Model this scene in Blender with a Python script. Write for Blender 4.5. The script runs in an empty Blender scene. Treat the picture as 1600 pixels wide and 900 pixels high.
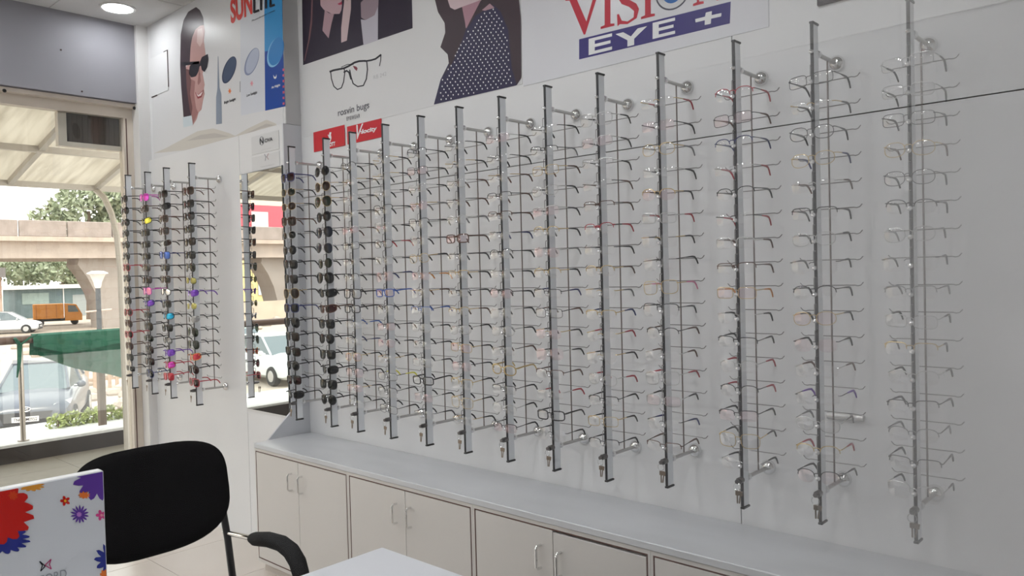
import bpy, math, random
from mathutils import Vector, Matrix

# ------------------------------------------------------------------ camera
F_PX, YAW, PITCH, ROLL = 1212.3, math.radians(-42.48), math.radians(-1.12), math.radians(-1.47)
CAM = Vector((0.0, -2.357, 1.510))
_f = Vector((math.sin(YAW)*math.cos(PITCH), math.cos(YAW)*math.cos(PITCH), math.sin(PITCH)))
_r = _f.cross(Vector((0, 0, 1))).normalized()
_u = _r.cross(_f)
CR = _r*math.cos(ROLL) + _u*math.sin(ROLL)
CU = -_r*math.sin(ROLL) + _u*math.cos(ROLL)
scene = bpy.context.scene
col = scene.collection
cd = bpy.data.cameras.new('camera')
cd.sensor_width = 36.0
cd.lens = F_PX/1600*36.0
cd.clip_start = 0.02
cd.clip_end = 600
cam = bpy.data.objects.new('camera', cd)
col.objects.link(cam)
cam.matrix_world = Matrix(((CR.x, CU.x, -_f.x, CAM.x), (CR.y, CU.y, -_f.y, CAM.y),
                           (CR.z, CU.z, -_f.z, CAM.z), (0, 0, 0, 1)))
scene.camera = cam

def px(x, y, axis, value):
    """point of the plane axis=value that lies in the direction of photo pixel (x, y)"""
    d = _f + CR*((x-800)/F_PX) - CU*((y-450)/F_PX)
    return CAM + d*((value-CAM[axis])/d[axis])

# ------------------------------------------------------------------ world, sun, exposure
scene.view_settings.view_transform = 'Standard'
scene.view_settings.look = 'None'
scene.view_settings.gamma = 1.0
scene.view_settings.use_curve_mapping = False
scene.view_settings.exposure = 0.53
LAMP_POWER = 66.0
SKY_POWER = 2.3
w = bpy.data.worlds.new('hazy_sky')
scene.world = w
w.use_nodes = True
nt = w.node_tree
bg = nt.nodes['Background']
tc = nt.nodes.new('ShaderNodeTexCoord')
sep = nt.nodes.new('ShaderNodeSeparateXYZ')
ramp = nt.nodes.new('ShaderNodeValToRGB')
nt.links.new(tc.outputs['Generated'], sep.inputs[0])
nt.links.new(sep.outputs['Z'], ramp.inputs[0])
ramp.color_ramp.elements[0].color = (1.0, 0.955, 0.90, 1)
ramp.color_ramp.elements[1].color = (0.90, 0.95, 1.0, 1)
nt.links.new(ramp.outputs[0], bg.inputs['Color'])
bg.inputs['Strength'].default_value = SKY_POWER
sd = bpy.data.lights.new('sun', 'SUN')
sd.energy = 1.6
sd.angle = math.radians(14)
sd.color = (1.0, 0.90, 0.78)
sun = bpy.data.objects.new('sun', sd)
col.objects.link(sun)
sun.rotation_euler = (math.radians(38), math.radians(12), math.radians(30))

# ------------------------------------------------------------------ materials
MATS = {}
def mat(name, c, rough=0.5, metal=0.0, noise=None, bump=0.0, scale=20.0, spec=0.5, coat=0.0,
        emit=None, alpha=1.0, trans=0.0, aniso=None):
    if name in MATS:
        return MATS[name]
    m = bpy.data.materials.new(name)
    m.use_nodes = True
    n = m.node_tree.nodes
    l = m.node_tree.links
    b = n['Principled BSDF']
    b.inputs['Base Color'].default_value = (*c, 1)
    b.inputs['Roughness'].default_value = rough
    b.inputs['Metallic'].default_value = metal
    b.inputs['Specular IOR Level'].default_value = spec
    b.inputs['Coat Weight'].default_value = coat
    b.inputs['Alpha'].default_value = alpha
    b.inputs['Transmission Weight'].default_value = trans
    if emit:
        b.inputs['Emission Color'].default_value = (*emit[0], 1)
        b.inputs['Emission Strength'].default_value = emit[1]
    if noise is not None or bump:
        t = n.new('ShaderNodeTexCoord')
        tex = n.new('ShaderNodeTexNoise')
        tex.inputs['Scale'].default_value = scale
        tex.inputs['Detail'].default_value = 6
        src = t.outputs['Object']
        if aniso:
            mp = n.new('ShaderNodeMapping')
            mp.inputs['Scale'].default_value = aniso
            l.new(src, mp.inputs[0])
            src = mp.outputs[0]
        l.new(src, tex.inputs['Vector'])
        if noise is not None:
            r = n.new('ShaderNodeValToRGB')
            r.color_ramp.elements[0].position = 0.3
            r.color_ramp.elements[1].position = 0.7
            r.color_ramp.elements[0].color = (*c, 1)
            r.color_ramp.elements[1].color = (*noise, 1)
            l.new(tex.outputs['Fac'], r.inputs[0])
            l.new(r.outputs[0], b.inputs['Base Color'])
        if bump:
            bp = n.new('ShaderNodeBump')
            bp.inputs['Strength'].default_value = bump
            bp.inputs['Distance'].default_value = 0.01
            l.new(tex.outputs['Fac'], bp.inputs['Height'])
            l.new(bp.outputs[0], b.inputs['Normal'])
    MATS[name] = m
    return m

def glass(name, tint=(1, 1, 1), f0=0.04, rough=0.0, gloss=(1, 1, 1)):
    """thin clear sheet: Schlick reflection over straight transmission"""
    if name in MATS:
        return MATS[name]
    m = bpy.data.materials.new(name)
    m.use_nodes = True
    n = m.node_tree.nodes
    l = m.node_tree.links
    n.remove(n['Principled BSDF'])
    out = n['Material Output']
    geo = n.new('ShaderNodeNewGeometry')
    dot = n.new('ShaderNodeVectorMath'); dot.operation = 'DOT_PRODUCT'
    l.new(geo.outputs['Normal'], dot.inputs[0]); l.new(geo.outputs['Incoming'], dot.inputs[1])
    def mth(op, a, b=None):
        k = n.new('ShaderNodeMath'); k.operation = op
        for i, v in enumerate((a, b)):
            if v is None: continue
            if isinstance(v, (int, float)): k.inputs[i].default_value = v
            else: l.new(v, k.inputs[i])
        return k.outputs[0]
    a = mth('ABSOLUTE', dot.outputs['Value'])
    p = mth('POWER', mth('SUBTRACT', 1.0, a), 5.0)
    fac = mth('ADD', mth('MULTIPLY', p, 1-f0), f0)
    tr = n.new('ShaderNodeBsdfTransparent'); tr.inputs[0].default_value = (*tint, 1)
    gl = n.new('ShaderNodeBsdfGlossy'); gl.inputs['Roughness'].default_value = rough
    gl.inputs['Color'].default_value = (*gloss, 1)
    mx = n.new('ShaderNodeMixShader')
    l.new(fac, mx.inputs[0]); l.new(tr.outputs[0], mx.inputs[1]); l.new(gl.outputs[0], mx.inputs[2])
    l.new(mx.outputs[0], out.inputs[0])
    MATS[name] = m
    return m

LAM = mat('white_laminate', (.72, .72, .73), .32, noise=(.68, .68, .69), scale=3.0, spec=.4)
LAMC = mat('counter_laminate', (.60, .61, .635), .32, noise=(.52, .53, .55), scale=2.5, aniso=(1, 3, 1))
DOORM = mat('cream_laminate', (.60, .575, .55), .4, noise=(.575, .55, .525), scale=2.0)
GREYP = mat('grey_panel', (.62, .63, .66), .45, noise=(.57, .58, .61), scale=4.0)
FASC = mat('grey_fascia', (.30, .295, .325), .55, noise=(.265, .26, .29), scale=3.0, spec=.25)
CEIL = mat('ceiling_tile_white', (.62, .615, .61), .8, noise=(.57, .565, .56), scale=6, bump=.1)
DARKGAP = mat('dark_gap', (.05, .03, .03), .8)
BROWNEDGE = mat('brown_edge', (.10, .045, .035), .6)
FLOORM = mat('floor_tile_beige', (.62, .56, .51), .18, noise=(.56, .50, .45), scale=2.5)
GROUT = mat('floor_grout', (.36, .33, .30), .8)
ALU = mat('satin_aluminium', (.80, .82, .85), .35, metal=.10)
CHROME = mat('chrome', (.78, .78, .78), .12, metal=1.0)
STEEL = mat('brushed_steel', (.50, .49, .48), .28, metal=1.0)
RODM = mat('rear_rod_steel', (.20, .17, .16), .35, metal=.8)
BLACK = mat('black_plastic', (.012, .012, .014), .35)
RUBBER = mat('black_rubber', (.018, .018, .022), .45)
MIRROR = mat('mirror_silver', (.93, .94, .94), .0, metal=1.0)
CLEARP = mat('clear_peg', (.8, .8, .82), .08, metal=.6)
CREAMALU = mat('cream_window_frame', (.70, .63, .55), .42, noise=(.62, .55, .47), scale=5)
WGLASS = glass('window_glass', (.97, .98, .97), .035)
PGLASS = glass('partition_glass', (.985, .99, .985), .004)
LAMPW = mat('lamp_lens', (1, 1, 1), .4, emit=((.965, .98, 1.0), LAMP_POWER))
LAMPD = mat('lamp_lens_dim', (1, 1, 1), .4, emit=((.965, .98, 1.0), LAMP_POWER*.45))
WHITEM = mat('white_paint', (.72, .71, .70), .45)

# ------------------------------------------------------------------ mesh building
class MB:
    def __init__(self):
        self.v = []; self.f = []
    def add(self, vs, fs):
        o = len(self.v)
        self.v += [tuple(p) for p in vs]
        self.f += [tuple(i+o for i in q) for q in fs]
        return self
    def box(self, a, b):
        x0, y0, z0 = a; x1, y1, z1 = b
        return self.add([(x0,y0,z0),(x1,y0,z0),(x1,y1,z0),(x0,y1,z0),(x0,y0,z1),(x1,y0,z1),(x1,y1,z1),(x0,y1,z1)],
                        [(0,3,2,1),(4,5,6,7),(0,1,5,4),(1,2,6,5),(2,3,7,6),(3,0,4,7)])
    def bbox(self, a, b, e=.004):
        """box with chamfered edges"""
        x0,y0,z0 = a; x1,y1,z1 = b
        vs = []; idx = {}
        for ix, X in enumerate((x0, x1)):
            for iy, Y in enumerate((y0, y1)):
                for iz, Z in enumerate((z0, z1)):
                    sx = e if ix == 0 else -e; sy = e if iy == 0 else -e; sz = e if iz == 0 else -e
                    for k, p in enumerate(((X, Y+sy, Z+sz), (X+sx, Y, Z+sz), (X+sx, Y+sy, Z))):
                        idx[ix,iy,iz,k] = len(vs); vs.append(p)
        g = lambda *t: idx[t]
        fs = []
        for s in (0, 1):
            q = [g(s,0,0,0), g(s,1,0,0), g(s,1,1,0), g(s,0,1,0)]; fs.append(q if s else q[::-1])
            q = [g(0,s,0,1), g(1,s,0,1), g(1,s,1,1), g(0,s,1,1)]; fs.append(q[::-1] if s else q)
            q = [g(0,0,s,2), g(1,0,s,2), g(1,1,s,2), g(0,1,s,2)]; fs.append(q if s else q[::-1])
        for a_ in (0, 1):
            for b_ in (0, 1):
                fs.append([g(0,a_,b_,1), g(1,a_,b_,1), g(1,a_,b_,2), g(0,a_,b_,2)])
                fs.append([g(a_,0,b_,0), g(a_,1,b_,0), g(a_,1,b_,2), g(a_,0,b_,2)])
                fs.append([g(a_,b_,0,0), g(a_,b_,1,0), g(a_,b_,1,1), g(a_,b_,0,1)])
        for i in (0,1):
            for j in (0,1):
                for k in (0,1):
                    fs.append([g(i,j,k,0), g(i,j,k,1), g(i,j,k,2)])
        return self.add(vs, fs)
    def tube(self, pts, r, n=8, closed=False, flat=1.0, cap=True):
        pts = [Vector(p) for p in pts]
        m = len(pts)
        rs = r if isinstance(r, (list, tuple)) else [r]*m
        rings = []
        up = None
        for i, p in enumerate(pts):
            a = pts[(i-1) % m] if (closed or i > 0) else p
            b = pts[(i+1) % m] if (closed or i < m-1) else p
            t = (b-a)
            t = t.normalized() if t.length > 1e-9 else Vector((0, 0, 1))
            if up is None:
                up = Vector((0, 0, 1)) if abs(t.z) < .9 else Vector((0, 1, 0))
            s = t.cross(up)
            if s.length < 1e-6: s = t.cross(Vector((1, 0, 0)))
            s.normalize(); up = s.cross(t).normalized()
            rings.append([p + s*(math.cos(2*math.pi*k/n)*rs[i]*flat) + up*(math.sin(2*math.pi*k/n)*rs[i]) for k in range(n)])
        vs = [q for g in rings for q in g]
        fs = []
        for i in range(m if closed else m-1):
            j = (i+1) % m
            for k in range(n):
                fs.append((i*n+k, i*n+(k+1) % n, j*n+(k+1) % n, j*n+k))
        if not closed and cap:
            fs.append(tuple(range(n-1, -1, -1))); fs.append(tuple((m-1)*n+k for k in range(n)))
        return self.add(vs, fs)
    def lathe(self, prof, n=16, origin=(0,0,0), axis='z'):
        """prof: list of (radius, height)"""
        O = Vector(origin)
        def pt(r, h, a):
            c, s = math.cos(a)*r, math.sin(a)*r
            return O + (Vector((c, s, h)) if axis == 'z' else Vector((c, h, s)) if axis == 'y' else Vector((h, c, s)))
        vs = [pt(r, h, 2*math.pi*k/n) for r, h in prof for k in range(n)]
        fs = []
        for i in range(len(prof)-1):
            for k in range(n):
                fs.append((i*n+k, i*n+(k+1) % n, (i+1)*n+(k+1) % n, (i+1)*n+k))
        fs.append(tuple(range(n-1, -1, -1))); fs.append(tuple((len(prof)-1)*n+k for k in range(n)))
        return self.add(vs, fs)
    def sphere(self, c, r, n=8, m=6, sq=(1,1,1)):
        c = Vector(c)
        prof = [(max(1e-5, math.sin(math.pi*i/m))*r, -math.cos(math.pi*i/m)*r) for i in range(m+1)]
        vs = [c+Vector((math.cos(2*math.pi*k/n)*R*sq[0], math.sin(2*math.pi*k/n)*R*sq[1], h*sq[2])) for R, h in prof for k in range(n)]
        fs = [(i*n+k, i*n+(k+1) % n, (i+1)*n+(k+1) % n, (i+1)*n+k) for i in range(m) for k in range(n)]
        return self.add(vs, fs)
    def prism(self, poly, vec):
        """closed polygon (3D points) swept along vec"""
        n = len(poly); V = Vector(vec)
        a = [Vector(p) for p in poly]; b = [p+V for p in a]
        fs = [tuple(range(n-1, -1, -1)), tuple(range(n, 2*n))]
        fs += [(i, (i+1) % n, n+(i+1) % n, n+i) for i in range(n)]
        return self.add(a+b, fs)
    def mesh(self, name, m=None, smooth=False):
        me = bpy.data.meshes.new(name)
        me.from_pydata(self.v, [], self.f)
        me.validate()
        import bmesh
        bm = bmesh.new(); bm.from_mesh(me)
        bmesh.ops.recalc_face_normals(bm, faces=bm.faces)
        bm.to_mesh(me); bm.free()
        if m: me.materials.append(m)
        if smooth:
            me.polygons.foreach_set('use_smooth', [True]*len(me.polygons))
            try: me.set_sharp_from_angle(angle=math.radians(40))
            except Exception: pass
        return me
    def build(self, name, m, parent=None, loc=None, smooth=False):
        return place(name, self.mesh(name, m, smooth), parent, loc)

def place(name, me, parent=None, loc=None, rot=None):
    o = bpy.data.objects.new(name, me)
    col.objects.link(o)
    if parent is not None: o.parent = parent
    if loc is not None: o.location = loc
    if rot is not None: o.rotation_euler = rot
    return o

def thing(name, label, cat, loc=(0,0,0), rz=0.0, group=None):
    o = bpy.data.objects.new(name, None)
    o.empty_display_size = .05
    col.objects.link(o)
    o.location = loc; o.rotation_euler = (0, 0, rz)
    return tag(o, label, cat, group)
def tag(o, label, cat, group=None):
    o['label'] = label; o['category'] = cat
    if group: o['group'] = group
    return o
def struct(o):
    o['kind'] = 'structure'
    return o
ORD = ['first','second','third','fourth','fifth','sixth','seventh','eighth','ninth','tenth','eleventh','twelfth','thirteenth','fourteenth','fifteenth','sixteenth']

# ------------------------------------------------------------------ dimensions of the place
ZC = 3.24                       # ceiling
XW = -5.50                      # shop front glazing
XR = -3.69                      # step between projecting wall and rack wall
XEND, YBACK = 1.60, -4.70
XG = -0.18                      # glass partition in front of the camera
YL = -0.11                      # lower cladding of projecting wall
YLU = -0.09                     # upper face of projecting wall
random.seed(7)

# floor
fl = struct(MB().box((XW-.05, YBACK-.1, -.12), (XEND+.1, .12, -.006)).build('floor', GROUT))
T = .6
tm = MB().box((0, 0, -.006), (T-.003, T-.003, 0)).mesh('floor_tile', FLOORM)
x = XW
while x < XEND:
    y = -.02-T
    while y > YBACK-T:
        place('floor_tile', tm, fl, (x, y, 0)); y -= T
    x += T
# ceiling: backing plus lay-in tiles
ce = struct(MB().box((XW-.1, YBACK-.1, ZC+.012), (XEND+.1, .12, ZC+.10)).build('ceiling', mat('ceiling_grid', (.30, .29, .29), .7)))
tm = MB().box((-.297, -.297, 0), (.297, .297, .012)).mesh('ceiling_tile', CEIL)
tx = -5.11
while tx < XEND+.3:
    ty = -.378
    while ty > YBACK-.3:
        place('ceiling_tile', tm, ce, (tx, ty, ZC)); ty -= .6
    tx += .6
# rack wall
wr = struct(MB().box((XR-.15, .012, 0), (XEND+.1, .14, ZC)).build('wall_right', DARKGAP))
SEAMX, SEAMZ = -1.166, 1.945
for (a, b) in ((XR, SEAMX-.0018), (SEAMX+.0018, XEND)):
    for (c, d) in ((0, SEAMZ-.0018), (SEAMZ+.0018, ZC)):
        MB().box((a, 0, c), (b, .012, d)).build('wall_panel', LAM, wr)
# projecting wall with mirror
wl = struct(MB().box((XW+.05, YLU, 0), (XR, .10, ZC)).build('wall_left', LAM))
for (a, b, c, d) in ((XW+.12, -4.150, 0, 2.335), (-4.146, XR, 0, .768), (-4.146, XR, 2.112, 2.335)):
    MB().box((a, YL, c), (b, YLU, d)).build('wall_panel', LAM, wl)
# grey side panel of the step, with the slanted foot on the counter
tr2 = struct(MB().prism([(XR, 0, .67), (XR, 0, 2.335), (XR, YL, 2.335), (XR, YL, .80), (XR, -.255, .67)], (.012, 0, 0)).build('trim_2', GREYP))
MB().box((XR, YLU, 2.337), (XR+.012, 0, ZC)).build('upper_strip', mat('grey_strip', (.56, .555, .56), .5, noise=(.50, .495, .50), scale=9), tr2)
# back and end walls of the room behind the camera
struct(MB().box((XW-.1, YBACK-.1, 0), (XEND+.1, YBACK, ZC)).build('wall_back', LAM))
struct(MB().box((XEND, YBACK, 0), (XEND+.1, .0, ZC)).build('wall_end', LAM))
# glass partition
struct(MB().box((XG-.005, YBACK+.01, 0.0), (XG+.005, -.34, ZC)).build('wall_glass', PGLASS))
# shop front: fascia, frame, glazing
wf = struct(MB().box((XW-.02, YBACK, 2.72), (XW+.10, -.13, ZC)).build('wall_front', FASC))
for q in ((95, 78), (128, 143)):
    p = px(*q, 0, XW+.10); MB().lathe([(.006, 0), (.006, .003)], 8, p, 'x').build('screw_hole', DARKGAP, wf)
struct(MB().box((XW-.06, -.165, 0), (XW+.13, .10, ZC)).build('trim_1', WHITEM))
win = struct(MB().box((XW-.05, YBACK, 2.625), (XW+.02, -.165, 2.72)).build('window_1', CREAMALU))
MB().box((XW+.02, YBACK, 2.690), (XW+.07, -.165, 2.716)).build('header_lip', CREAMALU, win)
for p in (-.17, -.93):
    MB().lathe([(.010, 0), (.012, .004), (.006, .012)], 8, (XW+.07, p, 2.69), 'x').build('bolt', BLACK, win)
MB().box((XW-.05, -.228, .0), (XW+.03, -.166, 2.625)).build('jamb', CREAMALU, win)
MB().box((XW-.03, -.214, .0), (XW+.034, -.2085, 2.62)).build('jamb_groove', BROWNEDGE, win)
for y in (-1.95, -3.3):
    MB().box((XW-.04, y-.025, .03), (XW+.02, y+.025, 2.625)).build('mullion', CREAMALU, win)
MB().box((XW-.04, YBACK, 0), (XW+.02, -.228, .03)).build('bottom_rail', CREAMALU, win)
for a, b in ((-1.925, -.228), (-3.275, -1.975), (YBACK, -3.325)):
    MB().box((XW-.014, a, .03), (XW-.008, b, 2.625)).build('pane', WGLASS, win)
# brown louvred vent hung in the glazing
vt = tag(MB().box((XW-.07, -.615, 2.405), (XW-.015, -.230, 2.435)).build('vent_box', CREAMALU),
         'brown louvred vent box in a cream frame at the window head', 'vent')
MB().box((XW-.07, -.615, 2.435), (XW-.015, -.565, 2.624)).build('side_frame', CREAMALU, vt)
MB().box((XW-.07, -.565, 2.435), (XW-.06, -.230, 2.624)).build('back_board', mat('vent_brown_dark', (.10, .075, .06), .7), vt)
lv = mat('vent_brown', (.075, .055, .043), .7, noise=(.055, .04, .032), scale=9)
sm = MB().box((XW-.06, -.016, 2.435), (XW-.035, .016, 2.624)).mesh('slat', lv)
for k in range(10):
    place('slat', sm, vt, (0, -.545+.033*k, 0))

# ceiling lamps
LAMPS = [(-5.11, -.378)] + [(-5.11+1.2*i, y) for i in range(5) for y in (-1.578, -2.778, -3.978)]
for i, (x, y) in enumerate(LAMPS):
    if i == 0:
        lb = 'round white ceiling downlight near the window corner'
    else:
        lb = 'round white ceiling downlight further into the shop out of view'
    t = thing('ceiling_downlight', lb, 'ceiling light', (x, y, ZC), 0, 'round ceiling downlights')
    MB().lathe([(.105, 0), (.105, -.006), (.098, -.010), (.088, -.008), (.088, -.002)], 28).build('trim_ring', WHITEM, t, smooth=True)
    MB().lathe([(.088, -.003), (.086, -.006), (.0, -.0065)], 28).build('diffuser', LAMPW if i else LAMPD, t)

# ------------------------------------------------------------------ cabinets and counter
CF = -.315                      # carcass front
ct = tag(MB().bbox((XR+.013, -.338, .645), (XG-.03, -.001, .67), .003).build('counter_top', LAMC),
         'long grey-white laminate counter top over the row of cabinets', 'counter')
mh = MB().tube([(0,0,-.040),(0,-.018,-.040),(0,-.026,-.032),(0,-.026,.032),(0,-.018,.040),(0,0,.040)], .0048, 8).mesh('handle', CHROME, True)
UNITS = [(-3.677, -2.872), (-2.872, -2.083), (-2.083, -1.304), (-1.304, -.525)]
CABL = ['low white two-door cabinet at the left end beside the mirror wall',
        'low white two-door cabinet second from the mirror wall',
        'low white two-door cabinet third from mirror wall, right door sagging',
        'low white two-door cabinet at the bottom right edge of the photo']
for ui, (a, b) in enumerate(UNITS):
    t = thing('base_cabinet', CABL[ui], 'cabinet', (a, 0, 0), 0, 'low cabinets under the counter')
    W = b-a
    c = MB()
    c.box((0, CF, .06), (.014, -.002, .645)); c.box((W-.014, CF, .06), (W-.0005, -.002, .645))
    c.box((.014, CF, .06), (W-.014, -.002, .085)); c.box((.014, CF, .620), (W-.014, -.002, .645)); c.box((.014, -.02, .085), (W-.014, -.002, .62))
    c.build('carcass', DOORM, t)
    MB().box((.002, CF+.02, 0), (W-.002, -.02, .06)).build('plinth', mat('plinth_cream', (.55, .50, .46), .5), t)
    MB().box((.014, CF-.0005, .085), (W-.014, CF+.005, .62)).build('door_shadow_gap', BROWNEDGE, t)
    # dark edge banding round the doors
    e = MB(); z0, z1 = .082, .627
    e.box((.010, CF-.019, z1), (W-.010, CF, z1+.004)); e.box((.010, CF-.019, z0-.004), (W-.010, CF, z0))
    e.box((.010, CF-.019, z0), (.0135, CF, z1)); e.box((W-.0135, CF-.019, z0), (W-.010, CF, z1))
    e.build('edge_banding', BROWNEDGE, t)
    MB().box((.0005, CF-.018, .06), (.010, CF, .645)).build('stile', DOORM, t)
    MB().box((W-.010, CF-.018, .06), (W-.0005, CF, .645)).build('stile', DOORM, t)
    MB().box((.010, CF-.018, .631), (W-.010, CF, .645)).build('top_rail', DOORM, t)
    MB().box((.010, CF-.018, .06), (W-.010, CF, .078)).build('bottom_rail', DOORM, t)
    for s in (0, 1):
        x0 = .015 if s == 0 else W/2+.0012
        x1 = W/2-.0012 if s == 0 else W-.015
        sag = .006 if (ui == 2 and s == 1) else 0
        d = MB().bbox((x0, CF-.019, z0+.001), (x1, CF-.001, z1-.0015-sag), .0012).build('door', DOORM, t)
        hx = W/2-.055 if s == 0 else W/2+.035
        place('handle', mh, d, (hx, CF-.019, .525-sag))

# ------------------------------------------------------------------ display rods
PR = .17
ROW0, STEP, NROW = .166, .0736, 16
RL = 1.4
_mc = {}
def cached(key, fn):
    if key not in _mc: _mc[key] = fn()
    return _mc[key]
def curl(s):
    return [(0, 0, 0), (s*.068, 0, 0), (s*.075, 0, -.002), (s*.083, 0, .000), (s*.090, 0, .008)]
def rack(x, wall_y, zt, label, group, arm=PR, key=True):
    t = thing('eyewear_display_rod', label, 'display rod', (x, wall_y-arm, zt-RL), 0, group)
    k = round(arm, 3)
    pole = place('pole', cached('pole', lambda: MB().bbox((-.0042, -.015, .004), (.0042, .020, RL-.004), .002).mesh('pole', ALU)), t)
    place('front_strip', cached('strip', lambda: MB().bbox((-.0044, -.0185, .004), (.0044, -.0152, RL-.004), .0008).mesh('front_strip', RUBBER)), t)
    cap = cached('cap', lambda: MB().bbox((-.0062, -.020, -.003), (.0062, .022, .003), .001).mesh('end_cap', BLACK))
    place('end_cap', cap, t, (0, 0, 0)); place('end_cap', cap, t, (0, 0, RL-.001))
    tube = cached(('arm', k), lambda: MB().tube([(0, .018, 0), (0, arm-.012, 0)], .0062, 10).mesh('wall_arm', STEEL, True))
    fl = cached(('fl', k), lambda: MB().lathe([(.024, 0), (.024, -.006), (.021, -.012), (.014, -.019), (.008, -.022)], 18, (0, arm, 0), 'y').mesh('flange', CHROME, True))
    cl = cached('clamp', lambda: MB().lathe([(.0085, .016), (.011, .021), (.011, .028), (.0075, .034)], 12, (0,0,0), 'y').mesh('clamp', CHROME, True))
    nut = cached('nut', lambda: MB().sphere((0, -.022, 0), .0065, 8, 6).mesh('cap_nut', CHROME, True))
    for z in (RL-.082, .087):
        a = place('wall_arm', tube, t, (0, 0, z))
        place('flange', fl, a); place('clamp', cl, a); place('cap_nut', nut, a)
    ry = arm*.56
    place('rear_rod', cached(('rr', k), lambda: MB().tube([(0, ry, .087), (0, ry, RL-.082)], .0026, 6).mesh('rear_rod', RODM, True)), t)
    peg = cached('peg', lambda: MB().tube([(0, -.017, 0), (0, -.026, 0)], .0022, 6).sphere((0, -.029, -.001), .0066, 8, 6).mesh('nose_peg', CLEARP, True))
    clip = cached('clip', lambda: MB().tube([(0, -.017, .046), (0, -.029, .046), (0, -.032, .043), (0, -.032, .014)], .0015, 5).mesh('guard_clip', mat('clip_steel', (.30, .29, .29), .3, metal=.8), True))
    bar = cached(('bar', k), lambda: MB().tube([(q[0], ry, q[2]) for q in curl(-1)[:0:-1]] + [(q[0], ry, q[2]) for q in curl(1)[1:]], .0015, 5).mesh('temple_rest', mat('rest_steel', (.24, .23, .23), .35, metal=.7), True))
    for i in range(NROW):
        z = RL-ROW0-STEP*i
        place('nose_peg', peg, t, (0, 0, z)); place('guard_clip', clip, t, (0, 0, z)); place('temple_rest', bar, t, (0, 0, z+.021))
    lk = place('lock', cached('lock', lambda: MB().tube([(0, -.018, .087), (0, -.040, .087)], .0095, 12).tube([(0, -.040, .087), (0, -.052, .087)], .0065, 8).mesh('lock', mat('lock_dark', (.16, .15, .15), .3, metal=.8), True)), t)
    place('key_ring', cached('ring', lambda: MB().tube([(math.sin(a)*.011, -.050, .072+math.cos(a)*.011) for a in [k2*math.pi/6 for k2 in range(12)]], .0008, 4, closed=True).mesh('key_ring', CHROME, True)), lk)
    ky = cached('key', lambda: MB().bbox((-.006, -.051, .046), (.006, -.049, .060), .0008).bbox((-.0022, -.051, .022), (.0022, -.049, .047), .0008).mesh('key', mat('key_brass', (.26, .21, .17), .35, metal=1.0)))
    place('key', ky, lk)
    place('key', ky, lk, (.004, -.003, .002), (0, .16, 0))
    return t

XS = [-3.509, -3.201, -2.988, -2.744, -2.503, -2.267, -2.032, -1.803, -1.569, -1.330, -1.069, -.836, -.589]
ZT = 2.184
MAINR = []
for i, x in enumerate(XS):
    dz = .019 if i == 9 else 0
    MAINR.append((x, 0.0, ZT+dz, PR))
    rack(x, 0.0, ZT+dz, 'aluminium eyewear display rod on wall arms, %s to the right of the mirror' % ORD[i], 'eyewear display rods on the long wall')
LX = [-4.385, -4.72, -4.99, -5.295]
LEFTR = []
for i, x in enumerate(LX):
    zt = (2.19, 2.20, 2.203, 2.215)[i]
    LEFTR.append((x, YL, zt, PR))
    rack(x, YL, zt, 'aluminium eyewear display rod on wall arms, %s to the left of the mirror' % ORD[i], 'eyewear display rods by the window')

# ------------------------------------------------------------------ eyewear
COLS = {
 'black': (.012,.012,.014), 'brown': (.10,.045,.03), 'red': (.42,.03,.05), 'gunmetal': (.08,.08,.085), 'silver': (.55,.55,.55),
 'gold': (.60,.45,.22), 'purple': (.16,.05,.42), 'pink': (.75,.25,.42), 'blue': (.05,.12,.42), 'cyan': (.02,.42,.70),
 'green': (.10,.20,.06), 'white': (.80,.79,.78), 'orange': (.72,.28,.06), 'yellow': (.80,.75,.08), 'magenta': (.55,.05,.45),
 'navy': (.02,.03,.14), 'olive': (.30,.28,.08), 'grey': (.25,.25,.26)}
METALS = ('gunmetal', 'silver', 'gold')
def fmat(c):
    return mat('frame_'+c, COLS[c], .28, metal=.9 if c in METALS else 0.0)
def lens_mat(c):
    if c == 'clear':
        return glass('lens_clear', (.965, .96, .96), .12, .03)
    if c == 'rosy':
        return glass('lens_rosy', (.965, .94, .945), .15, .04, (1, .72, .76))
    d = {'smoke': (.10,.10,.11), 'brownlens': (.20,.10,.07), 'greenlens': (.10,.14,.09), 'redlens': (.22,.05,.06), 'bluelens': (.07,.10,.20)}
    if c in d:
        return glass('lens_'+c, tuple(v*.35 for v in d[c]), .025, .03)
    return mat('lens_mirror_'+c, COLS[c], .10, metal=.55)
STY = {'rect': (.0265, .0165, 4.0), 'oval': (.0255, .0185, 2.4), 'round': (.0250, .0230, 2.0), 'aviator': (.0285, .0255, 2.3),
       'square': (.0275, .0215, 3.4), 'wrap': (.0300, .0185, 2.8)}
def outline(style, s, n=24):
    a, b, e = STY[style]
    out = []
    cx = s*(a+.0085)
    for k in range(n):
        t = 2*math.pi*k/n
        c, d = math.cos(t), math.sin(t)
        X = math.copysign(abs(c)**(2/e), c)*a
        Z = math.copysign(abs(d)**(2/e), d)*b
        if style == 'aviator':
            X *= 1.0+.10*(Z/b)
            if Z < 0: X += s*.004*(-Z/b)
        if style == 'wrap':
            Z += .004*(s*X/a)
        if style in ('square',):
            X *= 1+.05*Z/b
        xx = cx+X
        out.append((xx, .010*(abs(xx)/.066)**2*(2.0 if style == 'wrap' else 1.0), Z))
    return out
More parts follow.
